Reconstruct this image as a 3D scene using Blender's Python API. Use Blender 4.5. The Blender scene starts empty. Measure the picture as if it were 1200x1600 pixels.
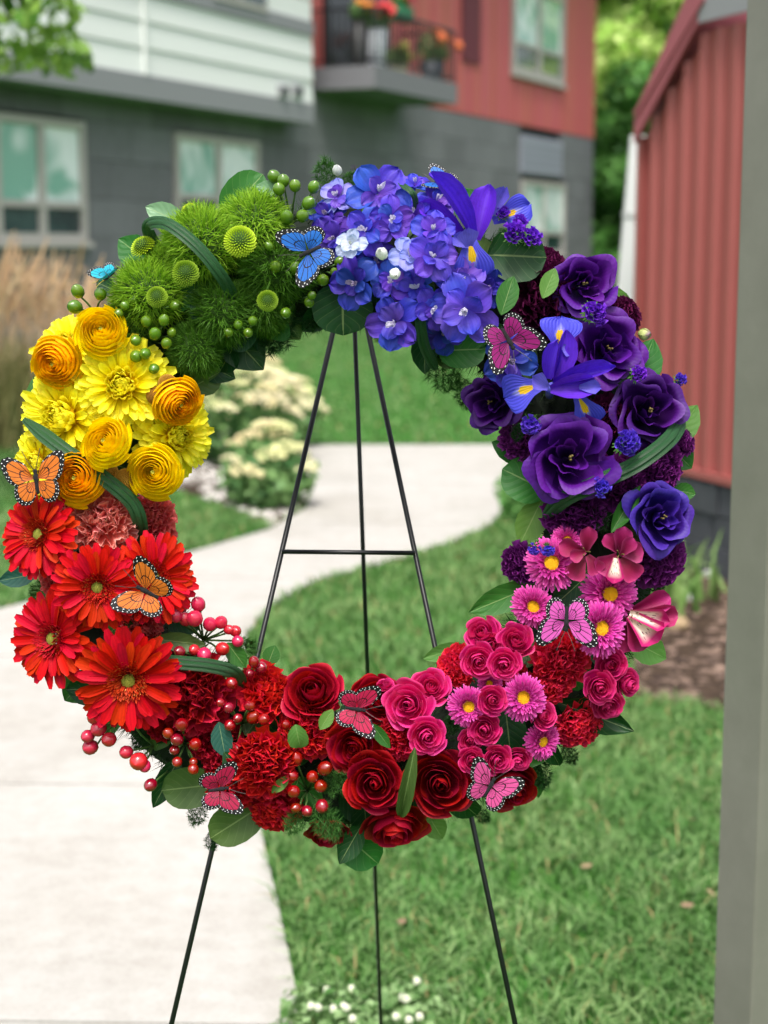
import bpy, bmesh, math, random
import numpy as np
from mathutils import Matrix, Vector
R = math.radians
sc = bpy.context.scene
COL = sc.collection

# ---------------------------------------------------------------- camera
CAM_H = 1.5; PITCH = R(9.0); F = 2592.0
cd = bpy.data.cameras.new('camera'); cam = bpy.data.objects.new('camera', cd); COL.objects.link(cam)
cam.location = (0, 0, CAM_H); cam.rotation_euler = (R(90) - PITCH, 0, 0)
cd.sensor_fit = 'VERTICAL'; cd.sensor_height = 36.0; cd.lens = F / 1600 * 36
cd.clip_start = 0.05; cd.clip_end = 600
cd.dof.use_dof = True; cd.dof.focus_distance = 1.70; cd.dof.aperture_fstop = 5.4; cd.dof.aperture_blades = 0
sc.camera = cam
# ---------------------------------------------------------------- light
SUN_EL, SUN_AZ = 62.0, 186.0     # azimuth measured from +Y clockwise: behind the camera
w = bpy.data.worlds.new('World'); sc.world = w; w.use_nodes = True
nt = w.node_tree; bg = nt.nodes['Background']
sky = nt.nodes.new('ShaderNodeTexSky'); sky.sky_type = 'NISHITA'; sky.sun_disc = False
sky.sun_elevation = R(SUN_EL); sky.sun_rotation = R(SUN_AZ); sky.dust_density = 5.0; sky.air_density = 1.0; sky.ozone_density = 1.0
hs = nt.nodes.new('ShaderNodeHueSaturation'); hs.inputs['Saturation'].default_value = .4; nt.links.new(sky.outputs[0], hs.inputs['Color']); nt.links.new(hs.outputs[0], bg.inputs[0]); bg.inputs[1].default_value = 0.15
sl = bpy.data.lights.new('sun', 'SUN'); so = bpy.data.objects.new('sun', sl); COL.objects.link(so)
sl.energy = 1.5; sl.angle = R(13); sl.color = (1.0, 0.96, 0.9)
sd = Vector((math.sin(R(SUN_AZ)) * math.cos(R(SUN_EL)), math.cos(R(SUN_AZ)) * math.cos(R(SUN_EL)), math.sin(R(SUN_EL))))
so.rotation_euler = sd.to_track_quat('Z', 'Y').to_euler(); so.location = sd * 20
sc.view_settings.view_transform = 'Standard'; sc.view_settings.look = 'None'
sc.view_settings.exposure = 0.85; sc.view_settings.gamma = 1.0
sc.view_settings.use_curve_mapping = False

# ---------------------------------------------------------------- geometry helpers
FWD = Vector((0, math.cos(PITCH), -math.sin(PITCH))); UP = Vector((0, math.sin(PITCH), math.cos(PITCH))); RT = Vector((1, 0, 0))
CP = Vector((0, 0, CAM_H)); TOCAM = -FWD
def ray(px, py): return FWD + RT * ((px - 600) / F) + UP * ((800 - py) / F)
def G(px, py, z=0.0):
    d = ray(px, py); t = (z - CAM_H) / d.z; p = CP + d * t; return Vector((p.x, p.y, z))
def P(px, py, Y):
    d = ray(px, py); return CP + d * (Y / d.y)
WD = 1.75
S = WD / F
def wp3(px, py, h=0.0): return CP + ray(px, py) * (WD - h)
WC = (545, 805); WR = 400.0

def lin(c):
    if isinstance(c, str):
        c = tuple(int(c[i:i+2], 16) / 255 for i in (0, 2, 4))
    return tuple((x / 12.92 if x <= 0.04045 else ((x + 0.055) / 1.055) ** 2.4) for x in c) + (1.0,)

# ---------------------------------------------------------------- node helpers
class NT:
    def __init__(s, name):
        s.m = bpy.data.materials.new(name); s.m.use_nodes = True; s.t = s.m.node_tree
        for n in list(s.t.nodes): s.t.nodes.remove(n)
        s.out = s.n('ShaderNodeOutputMaterial')
    def n(s, ty, **kw):
        n = s.t.nodes.new(ty)
        for k, v in kw.items():
            if k[0] == '_': setattr(n, k[1:], v)
        return n
    def l(s, a, b): s.t.links.new(a, b)
    def val(s, inp, v):
        if hasattr(v, 'links') or hasattr(v, 'is_linked'): s.l(v, inp)
        else: inp.default_value = v
    def math(s, op, a, b=0.0, c=0.0, clamp=False):
        n = s.n('ShaderNodeMath', _operation=op, _use_clamp=clamp)
        s.val(n.inputs[0], a); s.val(n.inputs[1], b); s.val(n.inputs[2], c); return n.outputs[0]
    def mix(s, f, a, b, mode='MIX'):
        n = s.n('ShaderNodeMix', _data_type='RGBA', _blend_type=mode)
        s.val(n.inputs[0], f); s.val(n.inputs[6], a); s.val(n.inputs[7], b); return n.outputs[2]
    def ramp(s, f, stops, interp='LINEAR'):
        n = s.n('ShaderNodeValToRGB'); r = n.color_ramp; r.interpolation = interp
        while len(r.elements) < len(stops): r.elements.new(0.5)
        for e, (p, c) in zip(r.elements, stops): e.position = p; e.color = c
        s.val(n.inputs[0], f); return n.outputs[0]
    def uv(s):
        t = s.n('ShaderNodeTexCoord'); x = s.n('ShaderNodeSeparateXYZ'); s.l(t.outputs['UV'], x.inputs[0]); return x.outputs[0], x.outputs[1]
    def co(s, which='Object'): return s.n('ShaderNodeTexCoord').outputs[which]
    def geo(s): return s.n('ShaderNodeNewGeometry').outputs['Position']
    def noise(s, scale, detail=3, vec=None, rough=.5, dist=0.0):
        n = s.n('ShaderNodeTexNoise'); n.inputs['Scale'].default_value = scale; n.inputs['Detail'].default_value = detail
        n.inputs['Roughness'].default_value = rough; n.inputs['Distortion'].default_value = dist
        if vec is not None: s.l(vec, n.inputs['Vector'])
        return n.outputs[0]
    def vary(s, col, hue=.01, sat=.1, val=.15):
        oi = s.n('ShaderNodeObjectInfo'); h = s.n('ShaderNodeHueSaturation')
        r = oi.outputs['Random']; r2 = s.math('FRACT', s.math('MULTIPLY', r, 17.31))
        s.l(s.math('MULTIPLY_ADD', r, 2 * hue, .5 - hue), h.inputs['Hue'])
        s.l(s.math('MULTIPLY_ADD', r2, 2 * val, 1 - val), h.inputs['Value'])
        h.inputs['Saturation'].default_value = 1.0
        s.val(h.inputs['Color'], col); return h.outputs[0]
    def bump(s, h, strength=.3, dist=.01):
        b = s.n('ShaderNodeBump'); b.inputs['Strength'].default_value = strength; b.inputs['Distance'].default_value = dist
        s.val(b.inputs['Height'], h); return b.outputs[0]
    def surf(s, col, rough=.5, spec=.5, metal=0.0, normal=None, trans=0.0, tcol=None, sheen=0.0, coat=0.0):
        p = s.n('ShaderNodeBsdfPrincipled'); s.val(p.inputs['Base Color'], col); s.val(p.inputs['Roughness'], rough)
        p.inputs['Specular IOR Level'].default_value = spec; p.inputs['Metallic'].default_value = metal
        if sheen: p.inputs['Sheen Weight'].default_value = sheen
        if coat: p.inputs['Coat Weight'].default_value = coat; p.inputs['Coat Roughness'].default_value = .15
        if normal is not None: s.l(normal, p.inputs['Normal'])
        o = p.outputs[0]
        if trans:
            t = s.n('ShaderNodeBsdfTranslucent'); s.val(t.inputs[0], tcol if tcol is not None else col)
            mx = s.n('ShaderNodeMixShader'); mx.inputs[0].default_value = trans
            s.l(o, mx.inputs[1]); s.l(t.outputs[0], mx.inputs[2]); o = mx.outputs[0]
        s.l(o, s.out.inputs[0]); return s.m

def plain(name, c, rough=.5, spec=.5, metal=0, var=.0, trans=0, nscale=0, namt=.2, bump=0, coat=0, bscale=None):
    k = NT(name); col = lin(c)
    if nscale:
        f = k.noise(nscale, 4, k.co())
        col = k.mix(k.math('MULTIPLY', f, 1.0), tuple(x * (1 - namt) for x in col[:3]) + (1,), tuple(min(1, x * (1 + namt)) for x in col[:3]) + (1,))
    if var: col = k.vary(col, .01, .1, var)
    nm = k.bump(k.noise(bscale or nscale or 50, 4, k.co()), bump, .01) if bump else None
    return k.surf(col, rough, spec, metal, nm, trans, coat=coat)

def petal_mat(name, c0, c1, c2, mid=.5, veins=14, vein=.12, rough=.55, trans=.28, var=.12, hue=.008, blotch=None, edge=None, spec=.3, bump=.25):
    k = NT(name); u, v = k.uv()
    col = k.ramp(v, [(0, lin(c0)), (mid, lin(c1)), (1, lin(c2))])
    if blotch:
        nz = k.noise(blotch[1], 2, k.geo())
        f = k.math('MULTIPLY', k.math('SUBTRACT', nz, .42, clamp=True), 6.0 * blotch[2], clamp=True)
        col = k.mix(f, col, lin(blotch[0]))
    if edge:
        e = k.math('POWER', k.math('ABSOLUTE', k.math('MULTIPLY_ADD', u, 2, -1)), 3.0)
        e2 = k.math('MAXIMUM', e, k.math('POWER', v, 9.0))
        col = k.mix(k.math('MULTIPLY', e2, edge[1]), col, lin(edge[0]))
    st = k.math('SINE', k.math('MULTIPLY', k.math('ADD', u, k.math('MULTIPLY', k.noise(9, 2, k.co()), .05)), veins * 6.2832))
    sv = k.math('MULTIPLY_ADD', st, vein * .25, 1 - vein * .25)
    cc = k.n('ShaderNodeCombineXYZ'); [k.l(sv, cc.inputs[i]) for i in range(3)]
    col = k.mix(1.0, col, cc.outputs[0], 'MULTIPLY')
    mt = k.noise(130, 4, k.geo(), .65); col = k.mix(1.0, col, k.ramp(mt, [(.36, (.85, .84, .83, 1)), (.5, (1, 1, 1, 1))]), 'MULTIPLY')
    col = k.vary(col, hue, .1, var)
    return k.surf(col, rough, spec, 0, k.bump(k.math('ADD', st, k.math('MULTIPLY', k.noise(4, 3, k.co()), 3)), bump * .22, .002), trans)

# ---------------------------------------------------------------- object helpers
def mesh_from(name, verts, faces, uvs=None, smooth=True):
    me = bpy.data.meshes.new(name); me.from_pydata([tuple(map(float, v)) for v in verts], [], faces)
    if uvs is not None:
        ul = me.uv_layers.new(name='UVMap'); li = np.empty(len(me.loops), dtype=np.int32); me.loops.foreach_get('vertex_index', li)
        ul.data.foreach_set('uv', np.asarray(uvs, dtype=np.float32)[li].ravel())
    if smooth: me.polygons.foreach_set('use_smooth', np.ones(len(me.polygons), dtype=bool))
    me.update(); return me
def mesh_np(name, V, Fq, UV=None, smooth=False):
    V = np.asarray(V, dtype=np.float32); Fq = np.asarray(Fq, dtype=np.int32); n, k = Fq.shape
    me = bpy.data.meshes.new(name); me.vertices.add(len(V)); me.vertices.foreach_set('co', V.ravel())
    me.loops.add(n * k); me.loops.foreach_set('vertex_index', Fq.ravel())
    me.polygons.add(n); me.polygons.foreach_set('loop_start', np.arange(0, n * k, k, dtype=np.int32))
    if smooth: me.polygons.foreach_set('use_smooth', np.ones(n, dtype=bool))
    me.update(calc_edges=True)
    if UV is not None:
        ul = me.uv_layers.new(name='UVMap'); ul.data.foreach_set('uv', np.asarray(UV, dtype=np.float32)[Fq.ravel()].ravel())
    return me
def tag(o, label=None, cat=None, group=None, kind=None):
    if label: o['label'] = label
    if cat: o['category'] = cat
    if group: o['group'] = group
    if kind: o['kind'] = kind
    return o
def empty(name, M, label=None, cat=None, group=None):
    o = bpy.data.objects.new(name, None); COL.objects.link(o); o.empty_display_size = .01; o.matrix_world = M
    return tag(o, label, cat, group)
def obj(name, me, mat, parent=None, M=None):
    o = bpy.data.objects.new(name, me); COL.objects.link(o)
    if not me.materials: me.materials.append(mat)
    elif me.materials[0] != mat:
        o.material_slots[0].link = 'OBJECT'; o.material_slots[0].material = mat
    if parent is not None: o.parent = parent
    if M is not None: o.matrix_basis = M
    return o
def T(x, y, z): return Matrix.Translation((x, y, z))
def RX(a): return Matrix.Rotation(a, 4, 'X')
def RY(a): return Matrix.Rotation(a, 4, 'Y')
def RZ(a): return Matrix.Rotation(a, 4, 'Z')
def SC(x, y=None, z=None): return Matrix.Diagonal((x, x if y is None else y, x if z is None else z, 1))
def basis(o, x, y, z):
    return Matrix(((x.x, y.x, z.x, o.x), (x.y, y.y, z.y, o.y), (x.z, y.z, z.z, o.z), (0, 0, 0, 1)))
class MB:
    def __init__(s): s.b = bmesh.new()
    def box(s, x0, x1, y0, y1, z0, z1, M=None, bevel=0):
        r = bmesh.ops.create_cube(s.b, size=1.0, matrix=T((x0+x1)/2, (y0+y1)/2, (z0+z1)/2) @ SC(abs(x1-x0), abs(y1-y0), abs(z1-z0)))
        if bevel:
            es = list({e for v in r['verts'] for e in v.link_edges})
            r2 = bmesh.ops.bevel(s.b, geom=es, offset=bevel, segments=2, affect='EDGES', profile=.7); 
        if M is not None: bmesh.ops.transform(s.b, matrix=M, verts=r['verts'] if not bevel else list(s.b.verts))
        return s
    def tube(s, pts, r, n=8):
        pts = [Vector(p) for p in pts]; rs = r if isinstance(r, (list, tuple)) else [r] * len(pts); prev = None
        for i, p in enumerate(pts):
            d = (pts[min(i+1, len(pts)-1)] - pts[max(i-1, 0)]).normalized()
            a = Vector((0, 0, 1)) if abs(d.z) < .9 else Vector((1, 0, 0)); x = d.cross(a).normalized(); y = d.cross(x)
            ring = [s.b.verts.new(p + (x * math.cos(2*math.pi*k/n) + y * math.sin(2*math.pi*k/n)) * rs[i]) for k in range(n)]
            if prev: [s.b.faces.new((prev[k], prev[(k+1) % n], ring[(k+1) % n], ring[k])) for k in range(n)]
            else: s.b.faces.new(ring[::-1])
            prev = ring
        s.b.faces.new(prev); return s
    def poly(s, pts):
        s.b.faces.new([s.b.verts.new(p) for p in pts]); return s
    def lathe(s, prof, n=16):
        prev = None
        for (r, z) in prof:
            ring = [s.b.verts.new((r * math.cos(2*math.pi*k/n), r * math.sin(2*math.pi*k/n), z)) for k in range(n)]
            if prev: [s.b.faces.new((prev[k], prev[(k+1) % n], ring[(k+1) % n], ring[k])) for k in range(n)]
            prev = ring
        return s
    def mesh(s, name, smooth=False):
        bmesh.ops.recalc_face_normals(s.b, faces=list(s.b.faces))
        me = bpy.data.meshes.new(name); s.b.to_mesh(me); s.b.free()
        if smooth: me.polygons.foreach_set('use_smooth', np.ones(len(me.polygons), dtype=bool))
        return me
def tri_orient(p): return p

def blades(pos, h, wd, lean, seed, curve=.5):
    """thin bent grass blades as one triangle mesh; pos (n,3)"""
    rg = np.random.default_rng(seed); n = len(pos); a = rg.uniform(0, 2*np.pi, n); b = rg.uniform(0, 2*np.pi, n)
    hh = h * rg.uniform(.55, 1.25, n); ww = wd * rg.uniform(.6, 1.3, n); ln = hh * lean * rg.uniform(.1, 1.4, n)
    sx, sy = np.cos(a) * ww / 2, np.sin(a) * ww / 2; lx, ly = np.cos(b) * ln, np.sin(b) * ln
    z0 = np.zeros(n); f = lambda x, y, z: np.stack([x, y, z], 1)
    V = np.stack([pos + f(-sx, -sy, z0), pos + f(sx, sy, z0),
                  pos + f(lx*.3 - sx*.8, ly*.3 - sy*.8, hh*.55), pos + f(lx*.3 + sx*.8, ly*.3 + sy*.8, hh*.55),
                  pos + f(lx, ly, hh * (1 - .25 * lean))], 1).reshape(-1, 3)
    i = np.arange(n)[:, None] * 5
    Fc = np.concatenate([i + [0, 1, 3], i + [0, 3, 2], i + [2, 3, 4]], 1).reshape(-1, 3)
    uv = np.tile(np.array([[0, 0], [1, 0], [0, .55], [1, .55], [.5, 1]], dtype=np.float32), (n, 1))
    uv[:, 0] = uv[:, 0] * 0 + np.repeat(rg.uniform(0, 1, n), 5)
    return V, Fc, uv
def leaves_cloud(blobs, n, size, seed, asp=.55, droop=0.0):
    """many leaf-sized quads through the volume of several blobs (x,y,z,rx,ry,rz)"""
    rg = np.random.default_rng(seed); B = np.array(blobs, dtype=float); vol = (B[:, 3] * B[:, 4] * B[:, 5]) ** .67
    k = rg.choice(len(B), n, p=vol / vol.sum()); d = rg.normal(size=(n, 3)); d /= np.linalg.norm(d, axis=1)[:, None]
    r = rg.uniform(.45, 1.0, n) ** .45 * (1 + .12 * rg.normal(size=n)); c = B[k, :3] + d * r[:, None] * B[k, 3:6]
    nrm = d + rg.normal(size=(n, 3)) * .7; nrm[:, 2] += .5; nrm /= np.linalg.norm(nrm, axis=1)[:, None]
    t = np.cross(nrm, rg.normal(size=(n, 3))); t /= np.linalg.norm(t, axis=1)[:, None]; b = np.cross(nrm, t)
    s = size * rg.uniform(.6, 1.4, n)[:, None]
    V = np.stack([c - t * s, c - b * s * asp + nrm * s * .15, c + t * s, c + b * s * asp + nrm * s * .15], 1).reshape(-1, 3)
    Fq = np.arange(n * 4).reshape(-1, 4); uv = np.repeat(rg.uniform(0, 1, (n, 2)), 4, 0)
    return V, Fq, uv
def leafmat(name, a, b, rough=.55, trans=.3, spec=.3):
    k = NT(name); u, v = k.uv(); col = k.mix(u, lin(a), lin(b)); return k.surf(col, rough, spec, trans=trans)

# ================================================================= SETTING
def ground_mat(name, a, b, sc1, c=None, rough=.95, bump=.4):
    k = NT(name); g = k.geo(); f = k.noise(sc1, 6, g, .65); f2 = k.noise(sc1 * .12, 3, g)
    col = k.mix(k.ramp(f, [(.35, (0, 0, 0, 1)), (.65, (1, 1, 1, 1))]), lin(a), lin(b))
    if c: col = k.mix(k.ramp(f2, [(.4, (0, 0, 0, 1)), (.62, (1, 1, 1, 1))]), col, lin(c))
    return k.surf(col, rough, .2, normal=k.bump(f, bump, .02))
m_lawn = ground_mat('lawn_ground', '24481a', '467a2a', 30, '376c26')
gp = MB().poly([(-150, -40, 0), (150, -40, 0), (150, 260, 0), (-150, 260, 0)]).mesh('lawn')
tag(obj('lawn', gp, m_lawn), kind='structure')

def concrete():
    k = NT('concrete'); g = k.geo(); f = k.noise(2.2, 5, g, .6); f2 = k.noise(120, 4, g, .7); f3 = k.noise(14, 5, g, .7)
    col = k.mix(f, lin('aca9a3'), lin('bfbcb7')); col = k.mix(k.ramp(f2, [(.3, (.86, .85, .83, 1)), (.6, (1, 1, 1, 1))]), col, col, 'MULTIPLY') if False else col
    s = k.ramp(f2, [(.3, (.80, .79, .77, 1)), (.55, (1, 1, 1, 1))]); col = k.mix(.7, col, s, 'MULTIPLY')
    st_ = k.noise(.9, 6, g, .7); col = k.mix(.6, col, k.ramp(st_, [(.38, (.82, .80, .77, 1)), (.52, (1, 1, 1, 1))]), 'MULTIPLY')
    s2 = k.ramp(f3, [(.35, (.86, .85, .83, 1)), (.6, (1, 1, 1, 1))]); col = k.mix(.8, col, s2, 'MULTIPLY')
    wv = k.n('ShaderNodeTexNoise'); mp = k.n('ShaderNodeMapping'); mp.inputs['Scale'].default_value = (3, 160, 1); k.l(g, mp.inputs[0]); k.l(mp.outputs[0], wv.inputs['Vector']); wv.inputs['Scale'].default_value = 1
    hgt = k.math('ADD', wv.outputs[0], k.math('MULTIPLY', f2, .8))
    return k.surf(col, .9, .2, normal=k.bump(hgt, .35, .004))
m_conc = concrete()
path_px = [(-500, 1750), (505, 1750), (470, 1600), (452, 1500), (430, 1400), (412, 1320), (393, 1230), (378, 1130), (374, 1060), (385, 995), (420, 950),
           (500, 908), (600, 882), (700, 853), (765, 825), (795, 790), (812, 755), (880, 740), (1000, 730), (1000, 697), (450, 697), (474, 735), (488, 770), (478, 797), (420, 830), (290, 868), (100, 930), (0, 955), (-500, 1075)]
pth = empty('concrete_path', Matrix()); tag(pth, kind='structure')
def slab_mesh(y0, y1):
    b = bmesh.new(); f = b.faces.new([b.verts.new(G(*p)) for p in path_px]); bmesh.ops.triangulate(b, faces=[f])
    for y, sgn in ((y0, -1), (y1, 1)):
        geom = list(b.verts) + list(b.edges) + list(b.faces)
        bmesh.ops.bisect_plane(b, geom=geom, plane_co=(0, y, 0), plane_no=(.03 * sgn, sgn, 0), clear_outer=True)
    for v in b.verts: v.co.z = .012
    r = bmesh.ops.extrude_face_region(b, geom=list(b.faces))
    bmesh.ops.translate(b, verts=[v for v in r['geom'] if isinstance(v, bmesh.types.BMVert)], vec=(0, 0, -.08))
    bmesh.ops.recalc_face_normals(b, faces=list(b.faces))
    me = bpy.data.meshes.new('slab'); b.to_mesh(me); b.free(); return me
joints = [1.0, 3.02, 4.47, 5.95, 7.45, 9.0, 10.6, 12.9]
for a, b_ in zip(joints[:-1], joints[1:]): obj('slab', slab_mesh(a + .006, b_ - .006), m_conc, pth)

# gravel bed and mulch bed
m_soil = ground_mat('bed_soil', '2e241c', '4a3c30', 18)
def bed(name, px, z):
    me = MB().poly([G(*p) + Vector((0, 0, z)) for p in px]).mesh(name); return tag(obj(name, me, m_soil), kind='structure')
bedL = [(-400, 630), (0, 650), (110, 690), (255, 758), (330, 785), (428, 824), (474, 797), (484, 770), (470, 735), (446, 697), (430, 670), (380, 640), (-400, 590)]
bed('gravel_bed', bedL, .006)
bedR = [(985, 1090), (1000, 960), (1010, 860), (1110, 820), (1500, 830), (1500, 1150), (1200, 1130), (1090, 1105)]
bed('mulch_bed', bedR, .006)
def inpoly(x, y, poly):
    c = np.zeros(len(x), bool); n = len(poly)
    for i in range(n):
        x0, y0 = poly[i][0], poly[i][1]; x1, y1 = poly[(i+1) % n][0], poly[(i+1) % n][1]
        cond = ((y0 > y) != (y1 > y)) & (x < (x1 - x0) * (y - y0) / (y1 - y0 + 1e-12) + x0); c ^= cond
    return c
def scatter(polypx, n, seed):
    pg = [G(*p) for p in polypx]; rg = np.random.default_rng(seed); xs = [p.x for p in pg]; ys = [p.y for p in pg]
    x = rg.uniform(min(xs), max(xs), n * 3); y = rg.uniform(min(ys), max(ys), n * 3); k = inpoly(x, y, pg); return x[k][:n], y[k][:n]
def stones(polypx, n, size, seed, mat, name, flat=.6, zoff=0.0, asp=.25):
    x, y = scatter(polypx, n, seed); rg = np.random.default_rng(seed + 1)
    b = bmesh.new(); bmesh.ops.create_icosphere(b, subdivisions=1, radius=1); b.verts.ensure_lookup_table()
    bv = np.array([v.co[:] for v in b.verts]); bf = np.array([[v.index for v in f.verts] for f in b.faces]); b.free()
    V = []; Fs = []; U = []
    for i in range(len(x)):
        s = size * rg.uniform(.5, 1.4); a = rg.uniform(0, 6.28); v = bv * (1 + .18 * rg.normal(size=bv.shape)) * [s, s * rg.uniform(asp, 1), s * flat]
        ca, sa = math.cos(a), math.sin(a); v = v @ np.array([[ca, sa, 0], [-sa, ca, 0], [0, 0, 1]]); v += [x[i], y[i], s * flat * .5 + zoff]
        Fs.append(bf + len(V) * len(bv)); V.append(v); U.append(np.full((len(bv), 2), rg.uniform()))
    me = mesh_np(name, np.concatenate(V), np.concatenate(Fs), np.concatenate(U)); return tag(obj(name, me, mat), kind='stuff')
tag(stones(bedL, 5200, .028, 5, leafmat('river_stone', '8f8880', 'e2ddd6', .8, 0), 'gravel', .7), 'pale river stones covering the flower bed left of the path', 'gravel')
tag(stones(bedR, 2600, .026, 6, leafmat('wood_mulch', '2f231d', '8a7466', .9, 0), 'mulch', .3, asp=.18), 'brown wood chip mulch beside the red shed', 'mulch')
rocks = [(1058, 985, .055, 'tan rounded rock lying on the mulch nearest the wreath'), (1115, 905, .05, 'white rock lying on the mulch against the dark shed base'), (1080, 940, .035, 'small pale rock lying between the two larger rocks on the mulch')]
m_rock = [plain('rock_tan', 'a08a6a', .9, nscale=30, bump=.3), plain('rock_white', 'b5b2b2', .9, nscale=30, bump=.3)]
def rock_mesh(seed):
    rg = np.random.default_rng(seed); b = bmesh.new(); bmesh.ops.create_icosphere(b, subdivisions=2, radius=1)
    for v in b.verts: v.co *= 1 + .13 * rg.normal()
    me = bpy.data.meshes.new('rock'); b.to_mesh(me); b.free(); me.polygons.foreach_set('use_smooth', np.ones(len(me.polygons), bool)); return me
for i, (px, py, s, lb) in enumerate(rocks):
    g = G(px, py); tag(obj('rock', rock_mesh(i), m_rock[min(i, 1)], None, T(g.x, g.y, s * .4) @ SC(s, s * .8, s * .6)), lb, 'rock', 'rocks on the mulch bed')

# grass blades
def in_any(x, y, polys):
    k = np.zeros(len(x), bool)
    for p in polys: k |= inpoly(x, y, [G(*q) for q in p])
    return k
def lawnblades(x0, x1, y0, y1, dens, h, wd, seed, lean=.7):
    rg = np.random.default_rng(seed); n = int((x1 - x0) * (y1 - y0) * dens); x = rg.uniform(x0, x1, n); y = rg.uniform(y0, y1, n)
    k = (np.abs(x) < y * .262 + .25) & ~in_any(x, y, [path_px, bedL, bedR]); x, y = x[k], y[k]
    m = np.sin(x * 5.1 + np.sin(y * 3.3) * 2) * np.sin(y * 4.3 + np.cos(x * 2.7) * 2); k = rg.uniform(size=len(x)) < .75 + .3 * m; x, y = x[k], y[k]
    return blades(np.stack([x, y, np.zeros(len(x))], 1), h, wd, lean, seed)
def grass_mat():
    k = NT('grass_blade'); u, v = k.uv(); g = k.geo(); c1 = k.mix(v, lin('183c12'), lin('568f38')); c2 = k.mix(v, lin('3c6a26'), lin('c6e09a'))  # dark roots and pale tips: highlights and shade painted into the blade colour
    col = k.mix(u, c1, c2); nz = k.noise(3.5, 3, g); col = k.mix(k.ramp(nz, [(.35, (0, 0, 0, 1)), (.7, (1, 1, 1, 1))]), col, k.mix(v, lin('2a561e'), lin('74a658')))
    dry = k.math('GREATER_THAN', u, .965); col = k.mix(dry, col, lin('a89a68'))
    return k.surf(col, .55, .35, trans=.25)
m_grass = grass_mat()
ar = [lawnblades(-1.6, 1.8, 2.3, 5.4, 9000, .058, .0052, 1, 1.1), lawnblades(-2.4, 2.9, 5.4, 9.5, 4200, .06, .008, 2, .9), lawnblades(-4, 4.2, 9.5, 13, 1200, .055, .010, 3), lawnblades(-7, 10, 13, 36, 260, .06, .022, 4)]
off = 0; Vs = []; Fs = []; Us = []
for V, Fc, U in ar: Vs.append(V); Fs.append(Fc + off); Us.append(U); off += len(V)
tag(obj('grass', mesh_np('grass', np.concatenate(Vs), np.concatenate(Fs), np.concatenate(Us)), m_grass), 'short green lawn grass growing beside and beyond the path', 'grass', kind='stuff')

# fallen leaves on the lawn
m_dry = plain('dry_leaf', '8a7558', .8, var=.2)
dl = mesh_from('fallen_leaf', [(-.5, 0, 0), (-.25, .3, .1), (.3, .28, .05), (.6, 0, .15), (.2, -.25, .0), (-.3, -.3, .12), (0, 0, -.04)], [(0, 1, 6), (1, 2, 6), (2, 3, 6), (3, 4, 6), (4, 5, 6), (5, 0, 6)])
for i, (px, py, lb) in enumerate([(1072, 1448, 'tan fallen leaf on the lawn, higher of the two beside the grey post'), (1110, 1428, 'tan fallen leaf on the lawn touching the edge of the grey post'), (1080, 1310, 'pale fallen leaf on the lawn halfway down the right side'), (628, 1474, 'brown fallen leaf on the lawn between the middle and right easel legs'), (915, 1385, 'small dull fallen leaf on the lawn right of the wreath bottom')]):
    g = G(px, py); tag(obj('fallen_leaf', dl, m_dry, None, T(g.x, g.y, .05) @ RZ(i * 1.7) @ RX(.3) @ SC(.03)), lb, 'leaf', 'fallen leaves on the lawn')
# clover patch with white heads at the path edge
g0 = G(520, 1590)
rg = np.random.default_rng(77)
cv, cf, cu = leaves_cloud([(g0.x + dx, g0.y + dy, .03, .10, .09, .03) for dx, dy in ((0, 0), (.1, -.05), (-.02, -.12), (.17, .03))], 900, .011, 9, .8)
clo = empty('clover', T(0, 0, 0), 'low clover patch with white heads at the path edge bottom', 'clover')
tag(obj('foliage', mesh_np('clover_foliage', cv, cf, cu), leafmat('clover_leaf', '4f7a3a', '9ab87e')  , clo), kind='stuff')
bm_ = bmesh.new(); bmesh.ops.create_icosphere(bm_, subdivisions=2, radius=1)
for v in bm_.verts: v.co *= 1 + .15 * random.uniform(-1, 1)
me = bpy.data.meshes.new('clover_head'); bm_.to_mesh(me); bm_.free(); m_cw = plain('clover_white', 'd8dcc0', .8)
for i in range(14): obj('flower_head', me, m_cw, clo, T(g0.x + rg.uniform(-.06, .2), g0.y + rg.uniform(-.14, .05), .055) @ SC(.0075))
# ================================================================= APARTMENT BUILDING
WO = Vector((-5.2, 25.0, 0)); WU = Vector((.418, .909, 0)).normalized(); WN = Vector((WU.y, -WU.x, 0)); WZ = Vector((0, 0, 1))
WM = basis(WO, WU, WZ, WN)      # local x along the wall, y up, z outward
def bw(px, py, d=0.0):
    r = ray(px, py); t = (d - (CP - WO).dot(WN)) / r.dot(WN); p = CP + r * t - WO; return p.dot(WU), p.z
def brect(x0, x1, y0, y1, d=0.0):
    """wall rectangle whose picture extents are x0..x1, and y0..y1 at its middle"""
    s0 = bw(x0, (y0+y1)/2, d)[0]; s1 = bw(x1, (y0+y1)/2, d)[0]; xm = (x0 + x1) / 2
    return s0, s1, bw(xm, y1, d)[1], bw(xm, y0, d)[1]
apt = empty('apartment_building', WM, 'apartment building with charcoal block base, white lap siding and red upper wall', 'building')
m_core = plain('wall_core', '3b3c40', .9); 
def blockmat():
    k = NT('charcoal_block'); f = k.noise(6, 4, k.geo()); col = k.mix(f, lin('68686b'), lin('7c7c80')); col = k.vary(col, .005, .1, .16)
    return k.surf(col, .85, .3, normal=k.bump(k.noise(40, 4, k.geo()), .4, .02))
m_block = blockmat(); m_white = plain('white_siding', 'e2e4e1', .6, var=.04); m_trim = plain('grey_trim_band', '8a8a8e', .6)
m_red = plain('red_siding', 'c45f5e', .6, var=.04); m_mar = plain('maroon_panel', '6d2536', .6); m_frame = plain('window_frame', 'b3aca8', .5)
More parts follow.
